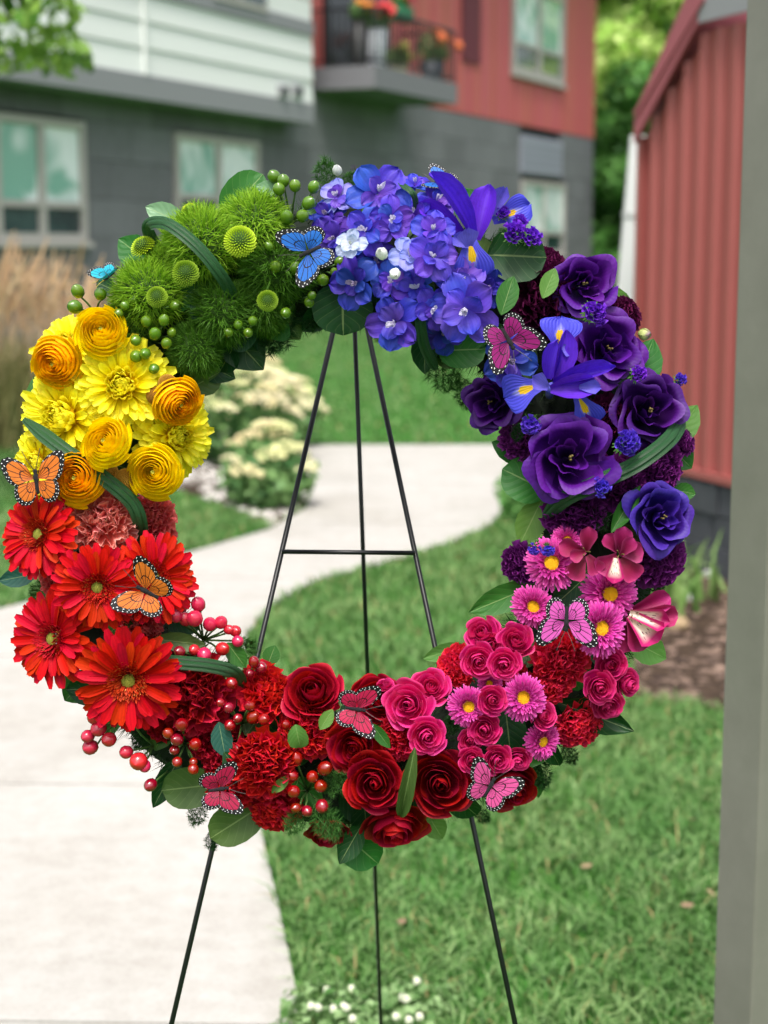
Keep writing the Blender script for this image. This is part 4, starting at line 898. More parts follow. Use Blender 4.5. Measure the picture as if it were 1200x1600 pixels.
def wing_mat(name, c, c2):
    k = NT(name); u, v = k.uv(); col = k.mix(v, lin(c), lin(c2)); nz = k.noise(40, 2, k.co()); mp = k.n('ShaderNodeMapping'); mp.inputs['Scale'].default_value = (46, 3, 1); k.l(k.co('UV'), mp.inputs[0]); fz = k.noise(1.0, 4, mp.outputs[0], .7); col = k.mix(1.0, col, k.ramp(fz, [(.3, (.5, .5, .5, 1)), (.62, (1, 1, 1, 1))]), 'MULTIPLY')
    vein = k.math('LESS_THAN', k.math('ABSOLUTE', k.math('SUBTRACT', k.math('FRACT', k.math('MULTIPLY_ADD', u, 6.0, .5)), .5)), k.math('DIVIDE', .055, k.math('ADD', v, .15)))
    cell = k.math('LESS_THAN', k.math('ABSOLUTE', k.math('SUBTRACT', v, k.math('MULTIPLY_ADD', k.math('SINE', k.math('MULTIPLY', u, 5)), .05, .40))), .02)
    bd = k.math('MAXIMUM', k.math('GREATER_THAN', v, k.math('MULTIPLY_ADD', nz, .06, .78)), k.math('GREATER_THAN', k.math('ABSOLUTE', k.math('SUBTRACT', u, .5)), .475))
    blk = k.math('MAXIMUM', k.math('MAXIMUM', vein, cell), bd); col = k.mix(blk, col, lin('0c0b10'))
    def dots(nu, vc, rr):
        a = k.math('DIVIDE', k.math('SUBTRACT', k.math('FRACT', k.math('MULTIPLY', u, nu)), .5), nu * .9); b = k.math('MULTIPLY', k.math('SUBTRACT', v, vc), .8)
        return k.math('LESS_THAN', k.math('ADD', k.math('MULTIPLY', a, a), k.math('MULTIPLY', b, b)), rr * rr)
    d = k.math('MAXIMUM', dots(11, .955, .013), dots(8, .87, .015)); col = k.mix(d, col, lin('f2f2f2')); return k.surf(col, .55, .3, trans=.12)
for n_, a, b_ in (('wblue', '1c5cc0', '2878d8'), ('wteal', '18b4d4', '22c8e4'), ('wmag', '880664', '980c70'), ('wor', 'd86a1c', 'e07c28'), ('wred', 'a00c3c', 'b01246'), ('whot', 'b81446', 'c41c50'), ('wpink', 'd850b0', 'e060bc'), ('wpk2', 'd84890', 'e0589c')): MAT[n_] = wing_mat(n_, a, b_)
MAT['bfly'] = plain('butterfly_body', '16141a', .8, bump=.5, bscale=900)
MAT['wire'] = plain('antenna', '3a3434', .5); MAT['wirey'] = plain('pin_yellow', 'c8b43c', .5)

# ================================================================= THE WREATH
def offs(px, py):
    dx, dy = px - WC[0], py - WC[1]; d = math.hypot(dx, dy); return (d - WR) / 150.0, dx / d, -dy / d
def hgt(px, py): o = offs(px, py)[0]; return .058 * math.sqrt(max(0.0, 1 - min(abs(o), 1) ** 2))
def frame_at(px, py, h, nx, ny, roll=0.0):
    o = wp3(px, py, h); z = (RT * nx + UP * ny + TOCAM).normalized(); x = (RT - z * RT.dot(z)).normalized(); y = z.cross(x)
    return basis(o, x, y, z) @ RZ(roll)
rq = random.Random(2024)
# base ring with moss and hidden foliage
m_moss = leafmat('moss', '14280f', '26441b', .9, .1)
base = empty('wreath_base', frame_at(WC[0], WC[1], -.02, 0, 0), 'round mossy wreath ring with dark foliage that carries all the flowers', 'wreath')
b = bmesh.new(); rings = []; NR, NM = 96, 14; rq0 = random.Random(8)
for i in range(NR):
    a = 2*math.pi*i/NR; rings.append([b.verts.new(((WR*S + .060*(1 + .06*rq0.uniform(-1, 1))*math.cos(t))*math.cos(a), (WR*S + .060*math.cos(t))*math.sin(a), .036*math.sin(t))) for t in [2*math.pi*j/NM for j in range(NM)]])
for i in range(NR):
    for j in range(NM): b.faces.new((rings[i][j], rings[(i+1) % NR][j], rings[(i+1) % NR][(j+1) % NM], rings[i][(j+1) % NM]))
me = bpy.data.meshes.new('foam_ring'); b.to_mesh(me); b.free(); obj('foam_ring', me, plain('foam_dark', '0e1a0c', .95), base)
rg = np.random.default_rng(4); n = 9000; a = rg.uniform(0, 2*np.pi, n); t = rg.uniform(-.6, 3.74, n); rr = WR*S + .060*np.cos(t)
pos = np.stack([rr*np.cos(a), rr*np.sin(a), .036*np.sin(t)], 1); nr = np.stack([np.cos(t)*np.cos(a), np.cos(t)*np.sin(a), np.sin(t)], 1) + rg.normal(size=(n, 3))*.45
s = np.cross(nr, rg.normal(size=(n, 3))); s /= np.linalg.norm(s, axis=1)[:, None]; s *= .0007; L = rg.uniform(.008, .022, n)[:, None]; nr /= np.linalg.norm(nr, axis=1)[:, None]
tag(obj('moss', mesh_np('moss', np.stack([pos - s, pos + s, pos + nr*L], 1).reshape(-1, 3), np.arange(n*3).reshape(-1, 3), np.repeat(rg.uniform(0, 1, (n, 2)), 3, 0)), m_moss, base), kind='stuff')

# leaves -----------------------------------------------------------
LP = ((0, .06), (.12, .5), (.3, .88), (.5, 1), (.7, .86), (.88, .45), (1, .02))
LPR = ((0, .12), (.1, .62), (.25, .92), (.5, 1), (.75, .9), (.92, .52), (1, .05))
leafm = [petal('leaf', 1, 1, LP, 9, 11, 8, -14, .10, .010, 1.6, 0, .06, 1), petal('leaf', 1, 1, LPR, 9, 11, 14, -20, .16, .014, 1.3, 0, .08, 2), petal('leaf', 1, 1, LP, 9, 11, -6, 12, .20, .012, 2.0, 0, .05, 3), petal('leaf', 1, 1, LP, 9, 11, 30, -60, .3, .02, 1.5, 0, .1, 4)]
def place2(b0, t0, h0, h1, roll=0.0):
    """frame whose Y runs from b0 to t0 (picture positions with heights over the wreath plane) and whose Z looks at the camera side"""
    A = wp3(b0[0], b0[1], h0); B = wp3(t0[0], t0[1], h1); y = (B - A); L = y.length; y = y.normalized(); x = y.cross(TOCAM).normalized(); z = x.cross(y)
    return basis(A, x, y, z) @ RY(roll), L
def leaf(b0, t0, w_, h, mat, label, dh=0.0, kind=0, roll=0.0, group='leaves round the wreath'):
    h1 = h + dh; M, L = place2(b0, t0, h, h1, roll); W_ = w_ * S * 1.05
    o = obj('salal_leaf', leafm[kind], MAT[mat], None, M @ SC(W_, L, L * .8)); return tag(o, label, 'leaf', group)
# hidden filler leaves are parts of the ring
iB = base.matrix_world.inverted()
for i in range(150):
    a = rq.uniform(0, 6.283); o = rq.uniform(-.8, .85); r = WR + o * 120; px = WC[0] + r * math.cos(a); py = WC[1] - r * math.sin(a)
    dirn = a + (0 if o > 0 else math.pi) + rq.uniform(-1.2, 1.2); L = rq.uniform(42, 78); tx, ty = px + L * math.cos(dirn), py - L * math.sin(dirn)
    if math.hypot(tx - WC[0], ty - WC[1]) > WR + 128 or math.hypot(tx - WC[0], ty - WC[1]) < WR - 118: continue
    h = hgt(px, py) * .75 - .012; M, Lm = place2((px, py), (tx, ty), h, h * .6, rq.uniform(-.5, .5))
    obj('leaf', leafm[i % 3], MAT[('lfd', 'lfd', 'lfm', 'lfo')[i % 4]], base, iB @ M @ SC(rq.uniform(32, 52) * S, Lm, Lm))
for v_ in (
 ((352, 338), (412, 270), 62, .0, 'lfm', 'broad mid-green leaf standing up behind the green fuzzy flowers, left of the green berries', .0, 1),
 ((292, 352), (226, 322), 38, .03, 'lfp', 'pale silvery leaf sticking out left above the looped grass blade'),
 ((238, 415), (184, 372), 52, .0, 'lfm', 'round mid-green leaf behind the side-facing green button flower'),
 ((325, 448), (247, 400), 46, .045, 'lfd', 'dark glossy leaf tucked behind the larger round green button flower'),
 ((318, 440), (258, 490), 34, .05, 'lfm', 'folded leaf curving below the green button flowers'),
 ((345, 505), (412, 578), 66, .02, 'lfd', 'large dark leaf hanging inside the ring below the green fuzz'),
 ((295, 555), (368, 592), 46, .015, 'lfd', 'dark pointed leaf on the inner rim just above the yellow craspedia'),
 ((535, 442), (536, 525), 90, .03, 'lfd', 'large round dark leaf over the top of the easel legs', 0, 1),
 ((745, 350), (722, 292), 52, -.01, 'lfm', 'light green leaf upright between the two tall iris petals'),
 ((762, 398), (856, 402), 78, .06, 'lfd', 'large dark glossy leaf at upper right beneath the purple statice', 0, 1),
 ((783, 492), (803, 430), 32, .07, 'lfm', 'small pointed leaf below the large dark leaf at upper right'),
 ((848, 466), (868, 418), 26, .075, 'lfl', 'narrow light leaf between the plum carnation and the uppermost purple lisianthus'),
 ((662, 512), (664, 585), 40, .02, 'lfd', 'dark leaf hanging below the blue florets beside the narrow grass strip'),
 ((684, 548), (762, 545), 56, .035, 'lfm', 'broad leaf lying on the inner rim beneath the violet delphinium', 0, 1),
 ((945, 448), (990, 492), 30, .02, 'lfl', 'light green leaf edge right of the uppermost purple lisianthus'),
 ((990, 612), (1022, 528), 54, .03, 'lfm', 'green leaf right of the closed pale bud against the red shed'),
 ((1045, 698), (1091, 632), 44, .015, 'lfl', 'squarish light green leaf at the right rim by the long grass blade'),
 ((1040, 692), (1082, 732), 46, .0, 'lfm', 'rounded leaf on the right rim under the long grass band'),
 ((1050, 765), (1088, 772), 28, .0, 'lfm', 'small leaf poking out right above the blue-purple lisianthus'),
 ((832, 722), (768, 690), 36, .02, 'lfm', 'upper leaf of three on the inner right rim'),
 ((856, 768), (784, 732), 66, .035, 'lfm', 'largest leaf of three on the inner right rim', 0, 1),
 ((848, 778), (812, 852), 46, .03, 'lfl', 'lowest and lightest leaf of three on the inner right rim'),
 ((842, 912), (732, 958), 42, .03, 'lfm', 'long dark leaf pointing into the ring left of the pink asters'),
 ((915, 902), (862, 950), 38, .05, 'lfd', 'dark leaf between the pink asters above the pink butterfly'),
 ((955, 832), (1000, 758), 26, .07, 'lfm', 'upright narrow leaf left of the blue-purple lisianthus', 0, 2),
 ((728, 1008), (660, 1030), 26, .01, 'lfl', 'thin light leaf pointing left over the right easel leg'),
 ((985, 1000), (1042, 1030), 46, .0, 'lfl', 'light leaf on the right rim under the striped alstroemeria'),
 ((790, 1108), (798, 1180), 54, .05, 'lfd', 'dark leaf among the small hot pink roses', 0, 1),
 ((868, 1096), (990, 1142), 46, .045, 'lfd', 'long dark leaf curling under the lowest right cluster of roses', 0, 2),
 ((835, 1188), (842, 1248), 24, .0, 'lfm', 'small crinkled leaf hanging right of the lowest dark red rose'),
 ((648, 1168), (622, 1300), 22, .108, 'lfo', 'long curling olive leaf between the two largest red roses', 0, 3),
 ((535, 1300), (592, 1352), 62, .03, 'lfm', 'broad leaf at the very bottom of the wreath', 0, 1),
 ((566, 1288), (530, 1350), 36, .045, 'lfd', 'dark leaf beside the broad leaf at the very bottom', 0, 2),
 ((668, 1272), (692, 1312), 36, .0, 'lfl', 'light leaf peeping out under the large round red rose'),
 ((462, 1132), (470, 1176), 30, .085, 'lfl', 'short light leaf right of the frilly crimson carnation', 0, 3),
 ((452, 1212), (424, 1240), 16, .085, 'lfl', 'tiny light leaf under the frilly crimson carnation'),
 ((342, 1128), (352, 1184), 32, .07, 'lfb', 'dark blue-green leaf between the red berries and the crimson carnation'),
 ((350, 1175), (378, 1212), 28, .07, 'lfd', 'small dark leaf above the dark pink butterfly'),
 ((338, 1225), (250, 1236), 62, .03, 'lfo', 'broad olive leaf left of the dark pink butterfly', 0, 1),
 ((282, 1180), (238, 1264), 34, .02, 'lfd', 'narrow dark leaf at the lower left rim under the berries'),
 ((410, 1258), (326, 1312), 62, .03, 'lfo', 'broad olive leaf under the dark pink butterfly where the left easel leg begins', 0, 1),
 ((145, 1050), (100, 1096), 52, .01, 'lfm', 'green leaf under the two lowest gerberas at the left rim'),
 ((60, 896), (-4, 908), 30, .01, 'lfb', 'blue-green leaf pointing left between the gerberas'),
 ((205, 948), (165, 998), 42, .05, 'lfm', 'mid-green leaf under the centre gerbera'),
 ((75, 635), (52, 588), 42, .0, 'lfm', 'green leaf behind the leftmost yellow chrysanthemum'),
 ((236, 640), (214, 690), 48, .05, 'lfd', 'dark leaf in the middle of the yellow flowers'),
 ((258, 775), (264, 832), 26, .02, 'lfm', 'leaf standing on the inner rim beside the small coral carnations'),
 ((240, 998), (322, 1008), 28, .06, 'lfo', 'olive leaf under the pink berries beside the lowest gerbera'),
 ((355, 1004), (384, 1044), 28, .055, 'lfm', 'leaf at the right end of the straight grass band'),
 ((418, 1040), (430, 1008), 26, .02, 'lfm', 'small leaf standing up at the foot of the left easel leg inside the ring'),
 ((500, 1140), (520, 1108), 20, .085, 'lfl', 'small light leaf left of the hot pink butterfly'),
 ((580, 1130), (610, 1170), 18, .085, 'lfm', 'thin leaf under the hot pink butterfly'),
 ((395, 510), (360, 545), 40, .045, 'lfd', 'dark leaf lying over the shaded green fuzz near the inner rim', 0, 1),
 ((300, 470), (330, 505), 34, .055, 'lfd', 'dark leaf between the looped blade end and the lower green berries'),
 ((450, 505), (425, 530), 34, .03, 'lfm', 'leaf at the inner rim left of the hanging fern'),
 ((180, 455), (150, 440), 30, .0, 'lfd', 'dark leaf under the pin of the teal butterfly'),
 ((455, 365), (430, 380), 26, .06, 'lfd', 'dark leaf above the large blue butterfly wing'),
 ((90, 745), (60, 765), 24, .02, 'lfd', 'dark leaf behind the left orange butterfly'),
 ((440, 300), (400, 290), 24, .05, 'lfp', 'small pale leaf under the top green berries'),
 ((500, 330), (470, 318), 22, .05, 'lfm', 'small leaf under the berries beside the blue florets'),
): leaf(*v_[:3], v_[3], *v_[4:])
# grass bands
def band(name, label, pts, w_, hs, parts=3):
    P3 = [wp3(p[0], p[1], h) for p, h in zip(pts, hs)]; Q = []
    for i in range(len(P3) - 1):       # Catmull-Rom
        p0 = P3[max(i-1, 0)]; p1 = P3[i]; p2 = P3[i+1]; p3 = P3[min(i+2, len(P3)-1)]
        for k in range(8):
            t = k / 8; Q.append(.5 * ((2*p1) + (p2-p0)*t + (2*p0-5*p1+4*p2-p3)*t*t + (3*p1-p0-3*p2+p3)*t**3))
    Q.append(P3[-1]); root = empty(name, Matrix.Translation(Q[0]), label, 'grass blade', 'looped grass blades'); ii = root.matrix_world.inverted()
    N = len(Q)
    for s_ in range(parts):
        V = []; UV = []; hw = w_ * S / 2 / parts; c0 = (s_ - (parts - 1) / 2) * 2 * hw * .92
        for i, q_ in enumerate(Q):
            d = (Q[min(i+1, N-1)] - Q[max(i-1, 0)]).normalized(); x = d.cross(TOCAM).normalized(); tp = min(1, .35 + 6 * min(i, N-1-i) / N)
            for j, u in enumerate((-1, 0, 1)):
                V.append(ii @ (q_ + x * ((c0 + u * hw) * tp) + TOCAM * ((.0016 if j == 1 else 0) + .0006 * s_ - .0022 * abs(s_ - 1)))); UV.append((j / 2, i / (N-1)))
        Fc = [(i*3+j, i*3+j+1, i*3+j+4, i*3+j+3) for i in range(N-1) for j in range(2)]
        obj('blade', mesh_from('blade', V, Fc, UV), MAT['band'], root)
band('grass_blade', 'long folded grass blade crossing the yellow flowers down to the coral carnation', [(36, 655), (95, 700), (155, 742), (205, 785), (219, 822), (216, 850)], 24, [.06, .085, .095, .085, .07, .03])
band('grass_blade', 'looped grass blade arching over the green fuzzy flowers', [(256, 402), (236, 372), (232, 350), (262, 350), (308, 385), (348, 435), (375, 484)], 20, [.03, .045, .07, .09, .10, .09, .05])
band('grass_blade', 'straight grass blade lying across the lowest red gerbera', [(150, 1024), (195, 1030), (255, 1034), (325, 1040), (366, 1052), (380, 1075)], 22, [.05, .085, .09, .085, .07, .04])
band('grass_blade', 'long curved grass blade sweeping through the purple flowers on the right', [(1068, 645), (1050, 682), (1000, 722), (940, 752), (885, 778), (850, 808)], 26, [.03, .07, .09, .09, .08, .05])
band('grass_blade', 'narrow grass strip hanging down between the blue delphinium florets', [(656, 465), (657, 505), (664, 542), (682, 578)], 18, [.08, .08, .06, .03])
band('grass_blade', 'short thin grass strip between the topmost blue floret and the blue butterfly', [(622, 285), (645, 302), (652, 330)], 10, [.07, .08, .06], 2)

# fern tufts
def fern_mesh(seed, br=9, dens=22):
    rg = np.random.default_rng(seed); V = []; 
    def needles(p, d, n, L, w_):
        for i in range(n):
            a = rg.normal(size=3); a -= d * a.dot(d); a /= np.linalg.norm(a); e = d * .6 + a; e /= np.linalg.norm(e); s = np.cross(e, rg.normal(size=3)); s = s / np.linalg.norm(s) * w_
            V.extend([p - s, p + s, p + e * L * rg.uniform(.6, 1.2)])
    for i in range(br):
        t = (i + .5) / br; p0 = np.array([0, t * .85, 0.]); sd = 1 if i % 2 else -1; d = np.array([sd * .8, .7, rg.uniform(-.3, .6)]); d /= np.linalg.norm(d); Lb = .42 * math.sin(math.pi * (t * .75 + .22))
        for k in range(dens * 5): needles(p0 + d * Lb * rg.uniform(0, 1) ** .8 + rg.normal(size=3) * .006, d, 1, .22, .007)
    for k in range(dens * 9): needles(np.array([0, rg.uniform(0, 1), 0]), np.array([0, 1., 0]), 1, .24, .007)
    V = np.array(V); return mesh_np('fern', V, np.arange(len(V)).reshape(-1, 3), np.repeat(rg.uniform(0, 1, (len(V) // 3, 2)), 3, 0))
ferns = [fern_mesh(i) for i in range(3)]
def fern(b0, t0, h, label, mat='fern', dh=0.0, wf=1.0, i=[0]):
    M, L = place2(b0, t0, h, h + dh, 0); i[0] += 1; o = obj('fern_sprig', ferns[i[0] % 3], MAT[mat], None, M @ SC(L * wf, L, L)); return tag(o, label, 'fern', 'fern sprigs in the wreath')
for v_ in (
 ((512, 305), (508, 246), .03, 'feathery fern tuft standing up behind the small white top bud'),
 ((535, 300), (556, 268), .02, 'small fern tuft right of the small white top bud'),
 ((455, 480), (418, 556), .02, 'feathery fern hanging inside the ring left of the large round leaf', 'fernd'),
 ((480, 470), (488, 520), .02, 'short fern tip next to the green berries on the inner rim', 'fernd'),
 ((575, 490), (612, 535), .02, 'fern tip hanging beside the tops of the easel legs'),
 ((660, 560), (722, 606), .01, 'fern frond pointing to the inside under the broad leaf'),
 ((725, 590), (728, 640), .0, 'tiny fern tip just left of the shaded purple lisianthus'),
 ((780, 355), (795, 395), .04, 'fern tuft under the upper purple statice'),
 ((810, 660), (808, 690), .05, 'fern tuft below the lower left iris', 'fernd'),
 ((925, 790), (945, 830), .06, 'fern tuft under the long curved grass blade', 'fernd'),
 ((1000, 900), (1038, 920), .02, 'fern tuft under the lowest violet carnation', 'fernd'),
 ((708, 1150), (706, 1112), .06, 'fern tuft between the small pink roses and the left pink aster', 'fernd'),
 ((720, 1140), (690, 1125), .06, 'little fern tip touching the largest hot pink rose group', 'fernd'),
 ((500, 1240), (545, 1210), .07, 'upper fern tuft beside the red berries at the bottom', 'fern'),
 ((490, 1255), (528, 1310), .075, 'lower fern tuft beside the red berries at the bottom', 'fern'),
 ((470, 1265), (450, 1305), .07, 'fern tip under the lowest red berries', 'fern'),
 ((355, 1035), (402, 1000), .02, 'fern tuft at the lower left inner rim beside the easel leg'),
 ((235, 1140), (208, 1170), .01, 'dark fern wisp in the gap under the lowest gerbera', 'fernd'),
 ((320, 1250), (300, 1290), .0, 'fern wisp hanging under the broad olive leaves'),
 ((325, 1300), (335, 1330), .0, 'short fern tip at the top of the lower left easel leg', 'fernd'),
 ((80, 905), (48, 940), .0, 'fern sprig between the gerberas at the left rim'),
 ((880, 1160), (898, 1195), .0, 'fern wisp under the lowest right carnation', 'fernd'),
 ((740, 1262), (765, 1285), .0, 'fern tip under the lower pink butterfly', 'fernd'),
 ((1000, 745), (1052, 752), .03, 'fern tuft above the blue-purple lisianthus', 'fernd'),
 ((720, 1030), (690, 1048), .01, 'fern tip under the thin light leaf'),
 ((845, 1185), (848, 1235), .01, 'fern sprig at the lower right end of the pink roses', 'fernd'),
): fern(*v_)

# flowers ----------------------------------------------------------
CATS = dict(gerbera='gerbera', ranunculus='ranunculus', rose='rose', sprayrose='rose', mum='chrysanthemum', carnation='carnation', aster='aster', pompon='button chrysanthemum', fuzz='green dianthus', lisianthus='lisianthus', delphinium='delphinium', bud='flower bud', statice='statice', button='craspedia')
NAMES = dict(gerbera='gerbera_daisy', ranunculus='ranunculus', rose='rose', sprayrose='spray_rose', mum='chrysanthemum', carnation='carnation', aster='aster', pompon='button_chrysanthemum', fuzz='green_dianthus', lisianthus='lisianthus', delphinium='delphinium_floret', bud='flower_bud', statice='statice', button='craspedia')
def flower(kind, px, py, d, mats, label, n=None, dh=0.0, v=None, roll=None):
    o, ux, uy = offs(px, py)
    if n is None: n = (ux * o * .75, uy * o * .75)
    if kind in ('sprayrose', 'rose', 'ranunculus', 'aster', 'gerbera', 'delphinium'): n = (n[0] + rq.uniform(-.2, .2), n[1] + rq.uniform(-.2, .2))
    flower.i += 1; v = (flower.i if v is None else v) % NVAR[kind]
    parts = cached((kind, v), lambda: BUILD[kind](v))
    h = hgt(px, py) + dh; sc_f = d / 2 * GROW.get(kind, 1.0) * S * (WD - h) / WD
    root = empty(NAMES[kind], frame_at(px, py, h, n[0], n[1], rq.uniform(0, 6.28) if roll is None else roll) @ SC(sc_f * rq.uniform(.94, 1.07), sc_f * rq.uniform(.94, 1.07), sc_f * rq.uniform(.88, 1.16)), label, CATS[kind], GRP.get(kind))
    mm = dict(zip('ABCDG', mats)) if not isinstance(mats, str) else dict(A=mats)
    for nm, me, mk, M, kd in parts:
        key = mm.get(mk) or DEF[kind].get(mk) or mm['A']; ob = obj(nm, me, MAT[key], root, M)
        if kd: ob['kind'] = kd
    return root
flower.i = 0
GROW = dict(gerbera=1.13, ranunculus=1.06, mum=1.22, carnation=1.18, rose=1.10, sprayrose=1.12, aster=1.12, lisianthus=1.03, delphinium=1.24, fuzz=1.04, statice=1.25)
GRP = dict(gerbera='red gerberas in the wreath', ranunculus='yellow ranunculus in the wreath', rose='large red roses in the wreath', sprayrose='small pink roses in the wreath', mum='yellow chrysanthemums in the wreath', carnation='carnations in the wreath', aster='pink asters in the wreath', pompon='green button chrysanthemums in the wreath', fuzz='green fuzzy dianthus in the wreath', lisianthus='purple lisianthus in the wreath', delphinium='blue delphinium florets in the wreath', bud='buds in the wreath', statice='statice in the wreath', button='golden craspedia in the wreath')
DEF = {k: {} for k in BUILD}
DEF['gerbera'] = dict(B='gerb2', C='gdisc', D='gstam'); DEF['ranunculus'] = dict(B='rcore'); DEF['aster'] = dict(C='adisc'); DEF['fuzz'] = dict(B='fcore'); DEF['pompon'] = dict(B='fcore'); DEF['lisianthus'] = dict(C='lstam'); DEF['delphinium'] = dict(C='bee'); DEF['statice'] = dict(G='green')
DD = ('del', 'del2', 'bee'); DV = ('del2', 'del2', 'bee'); DK = ('deld', 'deld', 'beed')
